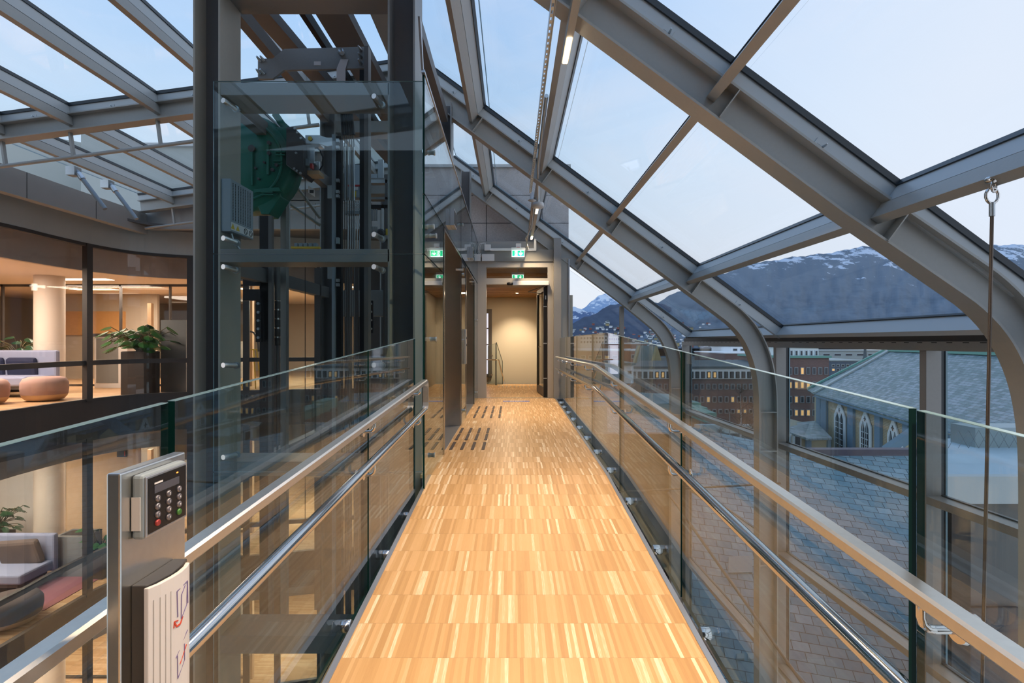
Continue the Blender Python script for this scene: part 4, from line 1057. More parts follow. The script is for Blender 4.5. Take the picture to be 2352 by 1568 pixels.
vert(793, 830, 378, 424, 6.9, .1, BLUEBOX, 'back_box', 'pale blue box behind the suspension ropes'); vert(868, 880, 366, 408.2, 7.2, .05, ZINC, 'slotted_strut', 'slotted strut at the right of the shaft')
vert(849, 866, 399, 408.2, 7.17, .2, ZINC, 'small_plate', 'small pale plate on the second cross beam')
# roller stack below
t = thing('roller_stack', 'column of banded steel sleeves below the machine beam', 'lift part', P(637, 780, 5.4))
for i in range(5): MB().lathe(P(637, 690 + 21 * i, 5.45), [(.026, -.045), (.026, .045)], 14).build('sleeve', CHROME, t); MB().lathe(P(637, 700.5 + 21 * i, 5.45), [(.030, -.04), (.030, .04)], 14).build('collar', DARKBR, t)
MB().tube([P(637, 612, 5.45), P(637, 690, 5.45)], .03, 10).build('head', STEELD, t)
MB().tube([P(637, 790, 5.45), P(637, 1200, 5.45)], .012, 8).build('shaft', STEELD, t)
t = thing('guide_rail', 'right rear guide rail with a bolted joint plate, below the beam', 'guide rail', P(845, 1500, 6.4))
pbox(836, 848, 612, 1500, 6.4, .05).build('flange', BLACK, t); pl = pbox(846, 856, 690, 765, 6.35, .03).build('joint_plate', BLACK, t)
for py in (698, 716, 735, 755): x, y, z = P(849, py, 6.33); MB().tube([(x, y, z), (x + .03, y - .02, z)], .012, 8).build('bolt', ZINC, pl)
for px, lab in ((722, 'dark vertical cable duct left of the middle column'), (795, 'dark strip behind the ropes, left'), (815, 'dark strip behind the ropes, middle'), (880, 'dark strip behind the ropes, right')):
    vert(px, px + (14 if px < 730 else 7), 615, 1400, 6.8, .04, DARKBR, 'cable_duct', lab)
t = tag(pbox(662, 735, 1078, 1096, 6.6, .3).build('car_sill', OAKL), 'wooden slotted sill of the lift car below walkway level', 'lift part')
t = thing('yellow_label_rack', 'row of grey blocks on a yellow strip above the beam', 'lift part', P(695, 565, 5.2))
pbox(668, 733, 566, 570, 5.2, .05).build('strip', YEL, t)
for i in range(5): pbox(676 + 11 * i, 683 + 11 * i, 558, 566, 5.2, .05).build('block', BLUEBOX, t)
tag(MB().tube([P(663, 405, 5.9), P(735, 500, 5.9)], .02, 6).build('brace', CREAM), 'diagonal pale brace behind the shaft, upper', 'brace')
tag(MB().tube([P(663, 468, 5.9), P(735, 517, 5.9)], .02, 6).build('brace', CREAM), 'diagonal pale brace behind the shaft, lower', 'brace')
t = thing('hanging_tag', 'white hanging tag behind the thin rope', 'tag', P(715, 438, 5.5)); g = MB(); g.prism([P(708, 426, 5.5), P(723, 436, 5.5), P(723, 452, 5.5), P(708, 442, 5.5)], (0, .003, 0)); g.build('card', WHITE, t)
pbox(711, 720, 436, 443, 5.495, .003).build('code_patch', DARKG, t)

# ------------------------------------------------------------------ curved curtain wall and office storeys on the left
CP = [(-8.55, 2.0), (-8.45, 5.0), (-8.32, 8.49), (-8.36, 9.4), (-8.35, 10.36), (-8.15, 11.1), (-7.75, 11.5), (-7.15, 11.78), (-5.9, 12.15), (-4.5, 12.5), (-2.9, 12.8), (-1.95, 12.9)]
def cr(P_, n=4):
    out = []
    for i in range(len(P_) - 1):
        p0 = P_[max(i - 1, 0)]; p1 = P_[i]; p2 = P_[i + 1]; p3 = P_[min(i + 2, len(P_) - 1)]
        for k_ in range(n):
            u = k_ / n
            out.append(tuple(.5 * ((2 * p1[a]) + (-p0[a] + p2[a]) * u + (2 * p0[a] - 5 * p1[a] + 4 * p2[a] - p3[a]) * u * u + (-p0[a] + 3 * p1[a] - 3 * p2[a] + p3[a]) * u ** 3) for a in (0, 1)))
    return out + [P_[-1]]
CW = cr(CP)
def offs(path, o_):
    out = []
    for i, p in enumerate(path):
        a = Vector(path[max(i - 1, 0)]); b = Vector(path[min(i + 1, len(path) - 1)]); d_ = (b - a).normalized(); out.append((p[0] - d_.y * o_, p[1] + d_.x * o_))
    return out
def cband(mb, path, o0, o1, z0, z1, mi=0):
    A = offs(path, o0); B = offs(path, o1)
    vs = []
    for a, b in zip(A, B): vs += [(a[0], a[1], z0), (a[0], a[1], z1), (b[0], b[1], z1), (b[0], b[1], z0)]
    fs = [(i * 4 + k_, i * 4 + (k_ + 1) % 4, i * 4 + 4 + (k_ + 1) % 4, i * 4 + 4 + k_) for i in range(len(path) - 1) for k_ in range(4)]
    fs += [(0, 1, 2, 3), tuple(len(vs) - 4 + i for i in range(4))]
    mb.add(vs, fs, mi)
def at_px(px):      # path parameter seen at a given bearing
    best = min(range(len(CW) - 1), key=lambda i: min(abs(1176 + 1200 * CW[i][0] / CW[i][1] - px), abs(1176 + 1200 * CW[i + 1][0] / CW[i + 1][1] - px)))
    for i in range(len(CW) - 1):
        fa = 1176 + 1200 * CW[i][0] / CW[i][1]; fb = 1176 + 1200 * CW[i + 1][0] / CW[i + 1][1]
        if (fa - px) * (fb - px) <= 0 and CW[i][1] > 7.5:
            u = (px - fa) / (fb - fa + 1e-9); return (CW[i][0] + u * (CW[i + 1][0] - CW[i][0]), CW[i][1] + u * (CW[i + 1][1] - CW[i][1])), (Vector(CW[i + 1]) - Vector(CW[i])).normalized()
    return CW[best], Vector((0, 1))
FLN = ['walkway level', 'one storey down', 'two storeys down']
# upper fascia and soffit
g = MB(); cband(g, CW, -.02, .18, 1.92, 2.45); S(g.build('wall_fascia', mat('curved_fascia_grey', (.56, .57, .55), .5, .15, .03, 8)), 'curved grey fascia above the office glazing', 'fascia')
g = MB(); cband(g, CW[:26], -.50, .18, 2.45, 2.50); S(g.build('ceiling_soffit', STEELD)); S(MB().prism([(-7.9, 11.2, 2.45), (-2.2, 11.2, 2.45), (-1.95, 12.9, 2.45), (-2.9, 12.85, 2.45), (-4.5, 12.6, 2.45), (-5.9, 12.25, 2.45), (-7.9, 11.6, 2.45)], (0, 0, .05)).build('ceiling_soffit', STEELD))
MULL = [-170, 201, 438, 566, 637, 735, 800, 905]
for lv in range(3):
    dz = -3.83 * lv
    tz = dz + 1.92
    # slab with dark edge band
    back = [(-1.95, 21), (-17, 21), (-17, 2.0)]
    g = MB(); g.prism([(x, y, -1.62 + dz) for x, y in offs(CW, .02) + back], (0, 0, .446)); 
    S(g.build('floor', FLOOR2), 'oak parquet office floor, ' + FLN[lv], 'floor')
    g = MB(); cband(g, CW, -.03, .03, -1.654 + dz, -1.174 + dz); S(g.build('wall_slab_edge', SLABC), 'dark curved slab edge, ' + FLN[lv], 'slab edge')
    zc = 1.50 + dz
    if lv > 0: tz = dz + 1.92
    g = MB(); g.prism([(x, y, zc) for x, y in offs(CW, .55) + back], (0, 0, .05)); S(g.build('ceiling', CEIL), 'warm white office ceiling, ' + FLN[lv], 'ceiling')
    g = MB(); cband(g, CW, .45, .56, zc - .05, tz + .25); S(g.build('ceiling_bulkhead', BULK))
    g = MB(); cband(g, CW, .05, .56, tz + .24, tz + .27); S(g.build('ceiling_edge', CEIL))
    if lv > 0:
        g = MB(); cband(g, CW, -.02, .10, tz, tz + .30); S(g.build('wall_fascia', DARKBR))
    # glazing
    g = MB(); cband(g, CW, .03, .045, -1.174 + dz, tz); o = g.build('window_%d' % (100 + lv), [GL_WALL]); S(o, 'curved office curtain wall glass, ' + FLN[lv], 'window')
    t = thing('curtain_wall_frame', 'dark bronze frame of the curved office glazing, ' + FLN[lv], 'window frame', (-8.3, 8.5, -1.174 + dz), 'curtain wall frames')
    g = MB(); cband(g, CW, -.02, .06, -.47 + dz, -.375 + dz); g.build('transom', DARKBR, t)
    g = MB(); cband(g, CW, -.03, .06, tz - .05, tz + .01); g.build('head_rail', DARKBR, t)
    g = MB(); cband(g, CW, -.03, .06, -1.18 + dz, -1.13 + dz); g.build('sill_rail', DARKBR, t)
    for px in MULL:
        (x, y), d_ = at_px(px) if px > -100 else ((-8.4, 6.2), Vector((0, 1)))
        dd = Vector((d_.x, d_.y, 0)); nn = Vector((-d_.y, d_.x, 0))
        MB().obox((x, y, (-1.174 + tz) / 2 + dz / 2), dd * .065, nn * .05, Vector((0, 0, (tz - dz + 1.174) / 2))).build('mullion', DARKBR, t)
    # ceiling panels and lamps
    spots = [(-10.3, 12.6), (-12.3, 11.2), (-8.2, 14.8), (-12.0, 15.0), (-9.9, 9.2), (-6.0, 15.0), (-3.9, 14.4), (-12.4, 7.6)]
    for i, (x, y) in enumerate(spots):
        tag(MB().box(x - .6, x + .6, y - .15, y + .15, zc - .012, zc - .002).build('ceiling_light', PANEL), 'long warm office ceiling light, ' + FLN[lv] + ', ' + ['above the round column', 'left of the column', 'behind the oak post', 'beyond the left partition', 'nearest the glass', 'behind the lift', 'behind the right of the lift', 'far left'][i], 'ceiling light', 'office ceiling lights, ' + FLN[lv])
    for x, y, e_ in ((-10.6, 9.4, 150), (-10.6, 14.2, 150), (-5.6, 15.2, 130)):
        arealight('office_lamp', (x, y, zc - .03), 2.2, 2.2, e_ * (2.05 if lv == 0 else 1.5), (1, .82, .67))
    # back partitions
    S(MB().box(-17, -1.95, 20.9, 21, -1.174 + dz, zc).build('wall_office_back', PART)); S(MB().box(-17.1, -17, 2, 21, -1.174 + dz, zc).build('wall_office_left', PART))
    t = thing('office_partition', 'glass office partition with dark frame, ' + FLN[lv], 'partition', (-9, 13.6, -1.174 + dz), 'office partitions')
    Yp = 13.7
    g = MB(); g.box(-15, -6.9, Yp, Yp + .06, zc - .06, zc); g.box(-15, -6.9, Yp, Yp + .06, -1.174 + dz, -1.12 + dz)
    for x in (-13.4, -11.9, -10.3, -9.0, -7.7): g.box(x, x + .04, Yp, Yp + .06, -1.12 + dz, zc)
    g.build('frame', DARKBR, t)
    g = MB(); g.box(-15, -6.9, Yp + .02, Yp + .03, -1.12 + dz, zc - .06); g.build('glazing', GL_WALL, t)
    for x in (-6.9, -9.55):
        g = MB(); g.box(x, x + .10, Yp - .02, Yp + .08, -1.174 + dz, zc if x > -8 else 1.0 + dz); g.build('oak_post', OAKL, t)
    S(MB().box(-15, -11.2, 16.5, 16.6, -1.174 + dz, zc).build('wall_meeting_room', PART)); S(MB().box(-15, -12.2, 16.44, 16.5, .2 + dz, .95 + dz).build('wall_meeting_panel', OAK))
    S(MB().box(-14.9, -8.6, 16.9, 17.0, -1.174 + dz, .0 + dz).build('wall_low_cabinets', FASC))
    # round column
    x, y = -10.62, 12.0
    S(MB().lathe((x, y, -1.174 + dz), [(.28, 0), (.28, zc + 1.174 - dz)], 32).build('wall_round_column', COLM), 'round painted column in the office lounge, ' + FLN[lv], 'column')
# darker cladding behind the lifts at lower levels
for lv in range(3):
    dz = -3.83 * lv
    for a, b in ((735, 790), (815, 905)):
        (xa, ya), d1 = at_px(a); (xb, yb), d2 = at_px(b)
        g = MB(); g.prism([(xa, ya - .06, -1.17 + dz), (xb, yb - .06, -1.17 + dz), (xb, yb - .02, -1.17 + dz), (xa, ya - .02, -1.17 + dz)], (0, 0, 3.09)); S(g.build('wall_cladding', DARKBR))

# furniture --------------------------------------------------------
def ottoman(x, y, z, s_, label, m_=PINK):
    t = thing('ottoman', label, 'ottoman', (x, y, z), 'round lounge ottomans')
    MB().lathe((x, y, z), [(.20 * s_, .0), (.30 * s_, .03), (.345 * s_, .09), (.36 * s_, .13)], 32).build('base', OAKL, t)
    MB().lathe((x, y, z), [(.36 * s_, .131), (.375 * s_, .25), (.37 * s_, .36), (.33 * s_, .44), (.24 * s_, .475), (.05, .48)], 32).build('cushion', m_, t)
    return t
ottoman(-9.30, 10.4, -1.174, 1.0, 'pink wool ottoman with oak base, standing clear before the sofa')
ottoman(-9.85, 9.75, -1.174, .95, 'pink wool ottoman with oak base, cut by the left picture edge')
Z1 = -1.174 - 3.83
ottoman(-8.95, 9.3, Z1, 1.25, 'dark brown wool ottoman near the glass one storey down', DBRN)
ottoman(-9.75, 8.9, Z1, 1.2, 'dark brown wool ottoman at the left edge one storey down', DBRN)
def sofa(x0, x1, y0, z, label, cov, pil):
    t = thing('sofa', label, 'sofa', ((x0 + x1) / 2, y0, z), 'lounge sofas')
    MB().box(x0, x1, y0, y0 + .75, z + .24, z + .44).build('seat', SOFA, t, bevel=.04)
    MB().box(x0, x1 + .03, y0 + .72, y0 + .84, z + .2, z + .98).build('backrest', SOFA, t, bevel=.04)
    MB().box(x0 + .1, x1 - .1, y0 + .05, y0 + .7, z + .17, z + .24).build('underframe', DARKBR, t)
    for x in (x0 + .15, x1 - .15):
        for y in (y0 + .1, y0 + .7): MB().tube([(x, y, z + .17), (x, y, z)], .015, 8).build('leg', BLACK, t)
    return t
sofa(-12.2, -10.1, 10.82, -1.174, 'pale blue-grey sofa in the office lounge, walkway level', None, None)
for i, (x, lab) in enumerate(((-10.78, 'navy velvet cushion at the right end of the lounge sofa'), (-11.5, 'navy velvet cushion at the left of the lounge sofa'))):
    g = MB().obox((x, 11.50, -1.174 + .60), (.32, 0, 0), (0, .06, .02), (0, -.03, .22)); tag(g.build('cushion', NAVY, bevel=.06), lab, 'cushion')
sofa(-11.6, -9.6, 10.2, Z1, 'blue-grey sofa in the lounge one storey down', None, None)
tag(MB().obox((-10.15, 10.78, Z1 + .66), (.42, 0, .03), (0, .07, .02), (-.05, -.04, .25)).build('cushion', DBRN, bevel=.06), 'dark brown cushion on the sofa one storey down', 'cushion')
tag(MB().box(-11.4, -8.7, 9.7, 11.2, Z1, Z1 + .012).build('rug', RUG), 'plum coloured rug under the lower sofa', 'rug')
# plants
def leafmesh(g, base, tip, wid, droop, split=True):
    b = Vector(base); t_ = Vector(tip); ax = t_ - b; L_ = ax.length; ax.normalize()
    sd = ax.cross(Vector((0, 0, 1)))
    if sd.length < .01: sd = Vector((1, 0, 0))
    sd.normalize(); up = sd.cross(ax)
    n = 8
    for sg in (-1, 1):
        for i in range(n):
            u0 = i / n; u1 = (i + (.62 if split and 1 < i < 7 else 1.0)) / n
            w0 = wid * math.sin(PI * min(1, u0 * .9 + .12)) ** .7; w1 = wid * math.sin(PI * min(1, u1 * .9 + .12)) ** .7
            def pt(u, w_): return b + ax * (L_ * u) + sd * sg * w_ + up * (-droop * u * u) - up * (abs(w_) * .35)
            a0 = pt(u0, 0); a1 = pt(min(1, (i + 1) / n), 0)
            s0 = pt(u0 + .05, w0); s1 = pt(u1 + .05, w1)
            g.add([a0, a1, s1, s0], [(0, 1, 2, 3)]); 
            th = Vector((0, 0, -.003)); g.add([a0 + th, a1 + th, s1 + th, s0 + th], [(3, 2, 1, 0)])
def plant(x, y, z, pot, label, nl, rad, hgt, wid, m_=LEAF, potm=POT, rr=None, cat='potted plant'):
    rr = rr or random.Random(3)
    t = thing('potted_plant', label, cat, (x, y, z), 'office plants')
    pw, ph = pot
    MB().box(x - pw / 2, x + pw / 2, y - pw / 2, y + pw / 2, z, z + ph).build('pot', potm, t, bevel=.01)
    MB().box(x - pw / 2 + .02, x + pw / 2 - .02, y - pw / 2 + .02, y + pw / 2 - .02, z + ph, z + ph + .006).build('soil', SOIL, t)
    g = MB(); st = MB()
    for i in range(nl):
        a = rr.uniform(0, 2 * PI); r_ = rad * rr.uniform(.2, 1); hh = z + ph + hgt * rr.uniform(.15, 1)
        p0 = (x + rr.uniform(-.06, .06), y + rr.uniform(-.06, .06), z + ph)
        p1 = (x + r_ * math.cos(a), y + r_ * math.sin(a), hh)
        pm = ((p0[0] + p1[0]) / 2, (p0[1] + p1[1]) / 2, (p0[2] + hh) / 2 + .1)
        st.tube([p0, pm, p1], .008, 5)
        L_ = wid * rr.uniform(1.3, 2.1)
        tip = (p1[0] + L_ * math.cos(a), p1[1] + L_ * math.sin(a), hh - L_ * rr.uniform(.0, .5))
        leafmesh(g, p1, tip, wid * rr.uniform(.7, 1.1), .06)
    st.build('stems', STEMM, t); g.build('foliage', m_, t)
plant(-8.35, 11.75, -1.174, (.52, .95), 'monstera in a tall black planter behind the curved glass', 75, .62, .62, .125, LEAF)
plant(-11.65, 12.35, -1.174, (.4, .8), 'leafy plant with pale reflections behind the pale sofa', 26, .45, .5, .10, LEAFD, rr=random.Random(5))
plant(-11.5, 11.6, Z1, (.5, .75), 'bushy dark green plant behind the lower sofa', 60, .5, .55, .07, LEAFD, rr=random.Random(6))
plant(-8.78, 11.15, Z1, (.34, .6), 'monstera beside the grey cabinet one storey down', 13, .26, .55, .11, LEAF, rr=random.Random(8))
# cabinets and screens
t = thing('cabinet', 'white framed cabinet with grey front in the office, left of the monstera', 'cabinet', (-9.6, 13.3, -1.174))
MB().box(-10.55, -9.72, 13.2, 13.5, -1.174, .12).build('body', WHITE, t); MB().box(-10.50, -9.95, 13.19, 13.2, -1.05, .08).build('door', GREYC, t); MB().box(-10.6, -9.3, 13.15, 13.55, .12, .2).build('top', DARKBR, t)
t = tag(MB().box(-8.17, -7.58, 12.15, 12.3, -1.174, .50).build('acoustic_screen', GREYC), 'tall grey acoustic screen right of the monstera', 'screen')
t = thing('bar_stool', 'yellow wire coat rack with curved grey hook behind the lift', 'coat rack', (-6.3, 12.9, -1.174))
for dx in (-.2, -.08, .08, .2): MB().tube([(-6.45 + dx * 1.2, 12.95, -1.17), (-6.45 + dx * .6, 12.95, -.2)], .014, 8).build('leg', YEL, t)
MB().tube([(-6.62, 12.95, -.25), (-6.6, 12.95, -.2), (-6.3, 12.95, -.2), (-6.28, 12.95, -.25)], .014, 8).build('top_bar', YEL, t)
MB().tube([(-6.28, 12.95, -.25), (-6.30, 12.95, .05), (-6.40, 12.95, .22), (-6.52, 12.95, .26), (-6.62, 12.95, .2), (-6.64, 12.95, .05)], .025, 8).build('hook', STEELD, t)
t.name = 'coat_rack'
t = thing('wall_terminal', 'small wall tablet with red edge by the oak door one storey down', 'wall terminal', (-8.9, 11.8, -2.6))
MB().box(-9.0, -8.80, 11.9, 11.93, -2.63, -2.48).build('case', DARKG, t); MB().box(-8.985, -8.84, 11.895, 11.9, -2.615, -2.495).build('screen', LCD, t); MB().box(-8.83, -8.81, 11.895, 11.9, -2.61, -2.50).build('red_edge', REDM, t)
S(MB().box(-10.2, -8.55, 11.95, 12.05, Z1, -2.1 + -.2).build('wall_oak_door_lower', OAKL)); S(MB().box(-12.5, -10.9, 12.6, 12.7, Z1, -2.3).build('wall_board_lower', WHITE))
t = thing('sideboard', 'grey sideboard with recessed top one storey down', 'sideboard', (-9.4, 11.3, Z1))
MB().box(-9.75, -9.1, 11.1, 11.6, Z1, Z1 + .85).build('body', GREYC, t); MB().box(-9.68, -9.17, 11.2, 11.5, Z1 + .85, Z1 + .855).build('recess', BLACK, t)
# bottom of the atrium
S(MB().box(-17, 4, -3, 22, -12.7, -12.6).build('floor_atrium', FLOOR2))
S(MB().box(-9, 4.2, -3.25, -3.05, -12.6, 4.2).build('wall_behind', mat('rear_wall', (.06, .055, .05), .8)))
# far lower wall under the walkway end
for lv in (0, 1, 2):
    dz = -3.83 * lv
    S(MB().box(-2.3, 3.7, 11.3, 11.5, -5.4 + dz, -2.0 + dz).build('wall_lower_end', DARKBR))

# ------------------------------------------------------------------ outside
OUT_BRICK = tiles('red_brick', [(.17, .095, .085), (.21, .115, .10), (.14, .085, .08)], (.13, .10, .095), .26, .085, .12)
SLATE = tiles('blue_green_slate', [(.16, .30, .37), (.22, .36, .42), (.31, .42, .46), (.22, .34, .40), (.39, .51, .56)], (.05, .07, .08), .40, .24, .045, .5, offset=.37)
SLATE2 = tiles('church_slate', [(.10, .17, .18), (.15, .23, .24), (.21, .28, .31), (.27, .33, .37)], (.06, .09, .10), .38, .24, .06, .45, offset=.43)
YWALL = mat('cream_boards', (.42, .37, .26), .7, 0, .08, 4)
BTRIM = mat('blue_trim', (.13, .23, .34), .6)
WTRIM = mat('white_window_trim', (.60, .68, .74), .6)
WDARK = mat('dark_window', (.03, .04, .055), .15)
WLIT = mat('lit_window', (.4, .25, .1), .5, emit=(1, .55, .20), es=.8)
GRASS = mat('grass', (.06, .085, .035), .95, 0, .35, .6)
WATER = mat('fjord_water', (.16, .23, .30), .25)
GROUND = mat('town_ground', (.10, .105, .10), .95, 0, .3, .05)
FRG = mat('grey_window_frame', (.26, .29, .31), .6)
COPPER = mat('copper_green', (.15, .36, .30), .6)
WHB = mat('white_render', (.86, .88, .90), .7)
PINKB = mat('red_render', (.34, .11, .085), .7)
YELB = mat('yellow_render', (.45, .36, .17), .7)
ROOFD = mat('dark_roof', (.10, .125, .135), .7, 0, .2, .3)
ROOFT = mat('teal_roof', (.13, .22, .24), .6, 0, .15, .5)
SNOWR = mat('frosted_flat_roof', (.52, .62, .68), .7, 0, .12, 2)

def terrain_mat(name, low, mid, snow, z_lo, z_hi):  # base colours carry bluish aerial haze mixed into rock and snow
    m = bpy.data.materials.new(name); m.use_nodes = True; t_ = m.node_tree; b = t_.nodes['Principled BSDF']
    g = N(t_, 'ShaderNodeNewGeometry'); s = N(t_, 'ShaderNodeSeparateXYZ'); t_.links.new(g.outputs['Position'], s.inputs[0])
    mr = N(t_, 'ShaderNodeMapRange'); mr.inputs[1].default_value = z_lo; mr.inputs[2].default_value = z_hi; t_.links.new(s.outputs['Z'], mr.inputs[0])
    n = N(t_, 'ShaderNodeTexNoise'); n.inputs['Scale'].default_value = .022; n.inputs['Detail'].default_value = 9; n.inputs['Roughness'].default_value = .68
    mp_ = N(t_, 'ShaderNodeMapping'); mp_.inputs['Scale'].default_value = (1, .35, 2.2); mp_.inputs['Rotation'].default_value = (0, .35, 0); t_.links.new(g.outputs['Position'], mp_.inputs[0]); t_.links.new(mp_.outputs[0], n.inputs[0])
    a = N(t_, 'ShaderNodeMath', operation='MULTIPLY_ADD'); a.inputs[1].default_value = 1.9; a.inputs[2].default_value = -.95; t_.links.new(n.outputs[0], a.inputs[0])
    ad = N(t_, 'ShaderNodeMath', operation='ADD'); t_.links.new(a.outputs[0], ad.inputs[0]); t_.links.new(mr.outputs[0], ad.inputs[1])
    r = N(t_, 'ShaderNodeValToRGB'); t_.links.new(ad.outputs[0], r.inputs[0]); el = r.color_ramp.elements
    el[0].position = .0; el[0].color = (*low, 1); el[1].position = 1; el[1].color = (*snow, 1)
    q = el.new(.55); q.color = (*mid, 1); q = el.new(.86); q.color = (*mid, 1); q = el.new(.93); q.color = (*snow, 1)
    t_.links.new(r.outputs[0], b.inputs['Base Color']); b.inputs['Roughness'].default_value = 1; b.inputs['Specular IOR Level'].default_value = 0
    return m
def ridge(name, prof, foot_py, D0, D1, m_, label, rough=6., nr=26, step=6, seed=1):
    rr = random.Random(seed); g = MB()
    def ry(px):
        for (a, ya), (b, yb) in zip(prof[:-1], prof[1:]):
            if a <= px <= b:
                u = (px - a) / (b - a); u = u * u * (3 - 2 * u) * .5 + u * .5; return ya + (yb - ya) * u
        return prof[-1][1]
    pxs = list(range(int(prof[0][0]), int(prof[-1][0]) + 1, step)); vs = []
    ph = [rr.uniform(0, 6.28) for _ in range(12)]
    for px in pxs:
        top = ry(px) + 1.3 * math.sin(px * .11 + ph[0]) + .8 * math.sin(px * .31 + ph[1])
        for k_ in range(nr + 1):
            u = k_ / nr; D = D0 + (D1 - D0) * u; el_ = foot_py + (top - foot_py) * (u ** .85)
            z = (784 - el_) * D / 1200
            z += rough * math.sin(PI * u) * (math.sin(px * .045 + 5 * u + ph[2]) + .6 * math.sin(px * .13 - 9 * u + ph[3]) + .4 * math.sin(px * .29 + 17 * u + ph[4]) + .5 * rr.uniform(-.5, .5))
            vs.append(((px - 1176) * D / 1200, D, z))
        D = D1 * 1.12; vs.append(((px - 1176) * D / 1200, D, -30))
    w_ = nr + 2
    fs = [(i * w_ + k_, i * w_ + k_ + 1, (i + 1) * w_ + k_ + 1, (i + 1) * w_ + k_) for i in range(len(pxs) - 1) for k_ in range(w_ - 1)]
    g.add(vs, fs, 0, True)
    o = g.build(name, m_); tag(o, label, 'mountain'); return o
MT1 = terrain_mat('mountain_right_hazed_rock', (.145, .18, .225), (.20, .245, .30), (.62, .70, .82), -60, 330)  # lightened blue tones stand for haze over the rock
MT2 = terrain_mat('mountain_left_hazed_slope', (.085, .105, .15), (.11, .135, .19), (.35, .43, .58), -10, 420)
MT3 = terrain_mat('hazed_snow_peak', (.10, .16, .30), (.30, .42, .62), (.70, .78, .90), 60, 250)
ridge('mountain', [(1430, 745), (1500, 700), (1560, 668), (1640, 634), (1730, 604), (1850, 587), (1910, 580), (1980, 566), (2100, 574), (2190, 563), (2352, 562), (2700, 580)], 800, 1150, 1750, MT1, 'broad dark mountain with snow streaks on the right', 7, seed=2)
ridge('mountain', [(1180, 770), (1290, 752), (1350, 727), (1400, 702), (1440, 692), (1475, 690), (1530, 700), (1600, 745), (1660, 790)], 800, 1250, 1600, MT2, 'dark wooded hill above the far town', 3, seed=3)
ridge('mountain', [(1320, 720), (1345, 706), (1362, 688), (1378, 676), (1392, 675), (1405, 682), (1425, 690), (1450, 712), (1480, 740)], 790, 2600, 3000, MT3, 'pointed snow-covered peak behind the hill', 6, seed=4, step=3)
ridge('mountain', [(1180, 712), (1270, 705), (1320, 706), (1350, 714), (1400, 730), (1440, 745)], 790, 2200, 2500, terrain_mat('hazed_far_ridge', (.08, .12, .22), (.12, .18, .32), (.6, .68, .8), 20, 150), 'low snow-topped ridge left of the peak', 4, seed=5, step=4)
o = MB().box(-600, 2500, 521, 2000, -32.5, -32).build('fjord', WATER); tag(o, 'flat grey-blue fjord between town and mountains', 'water', kind='stuff')
o = MB().box(-200, 600, 30, 520, -32.1, -16).build('ground', GROUND); tag(o, 'dull town ground below the building', 'ground', kind='stuff')
o = MB().box(0, 200, 30, 62, -15.99, -13.0).build('lawn', GRASS); tag(o, 'green park lawn behind the church', 'grass', kind='stuff')
# far town houses on the slope
hp = []
for (wall, roof, nm) in ((WHB, ROOFD, 'a'), (PINKB, ROOFD, 'b'), (YELB, ROOFD, 'c'), (WHB, PINKB, 'd')):
    t = thing('house', 'tiny house of the far hillside town', 'house', (0, 0, -500), 'houses of the hillside town')
    MB().box(-4.5, 4.5, -3.5, 3.5, -503, -494.6).build('wall', wall, t)
    MB().prism([(-5, -4, -494.6), (5, -4, -494.6), (5, 0, -491.4), (-5, 0, -491.4)], (0, 0, .01)).build('x', roof)
    bpy.data.objects.remove(bpy.data.objects['x'])
    g = MB(); g.prism([(-5, -4.2, -494.7), (-5, 4.2, -494.7), (-5, 0, -491.2)], (10, 0, 0)); g.build('roof', roof, t)
    hp.append(t)
P2 = [(1180, 770), (1290, 752), (1350, 727), (1400, 702), (1440, 692), (1475, 690), (1530, 700), (1600, 745)]
P1 = [(1430, 745), (1500, 700), (1560, 668), (1640, 634), (1730, 604)]
def hill(px, py):
    D0, D1, prof = (1150, 1750, P1) if px > 1436 else (1250, 1600, P2)
    for (a, ya), (b, yb) in zip(prof[:-1], prof[1:]):
        if a <= px <= b: u = (px - a) / (b - a); top = ya + (yb - ya) * (u * u * (3 - 2 * u) * .5 + u * .5)
    if (800 - py) / (800 - top) > .9: return None
    u = ((800 - py) / (800 - top)) ** (1 / .85)
    D = D0 + (D1 - D0) * u
    return ((px - 1176) * D / 1200, D, (784 - py) * D / 1200)
rr = random.Random(21); n_ = 0
while n_ < 292:
    px = rr.uniform(1300, 1640); q = hill(px, 742 + 56 * rr.random() ** .75)
    if q is None: continue
    n_ += 1
    x, y, z = q; ci = rr.choice([0, 0, 0, 0, 1, 2, 3]); src = hp[ci]
    c = copy_tree(src, (x, y, z + 2.5), ['tiny white dark-roofed house of the far hillside town', 'tiny red house of the far hillside town', 'tiny yellow house of the far hillside town', 'tiny white house with red roof of the far hillside town'][ci]); c.rotation_euler.z = rr.uniform(-.6, .6); s_ = rr.uniform(.38, .8); c.scale = (s_ * 1.2, s_, s_)
for i in range(70):
    px = rr.uniform(1600, 2330); D = rr.uniform(1120, 1180)
    c = copy_tree(hp[rr.choice([0, 0, 1, 2])], ((px - 1176) * D / 1200, D, -(rr.uniform(2, 14)) * D / 1200 - .5), 'tiny house along the far shore of the fjord', 'houses on the far shore'); c.rotation_euler.z = rr.uniform(-.6, .6); s_ = rr.uniform(.5, 1.1); c.scale = (s_ * 1.6, s_, s_)
for t in hp:
    for ch in list(t.children): bpy.data.objects.remove(ch)
    bpy.data.objects.remove(t)

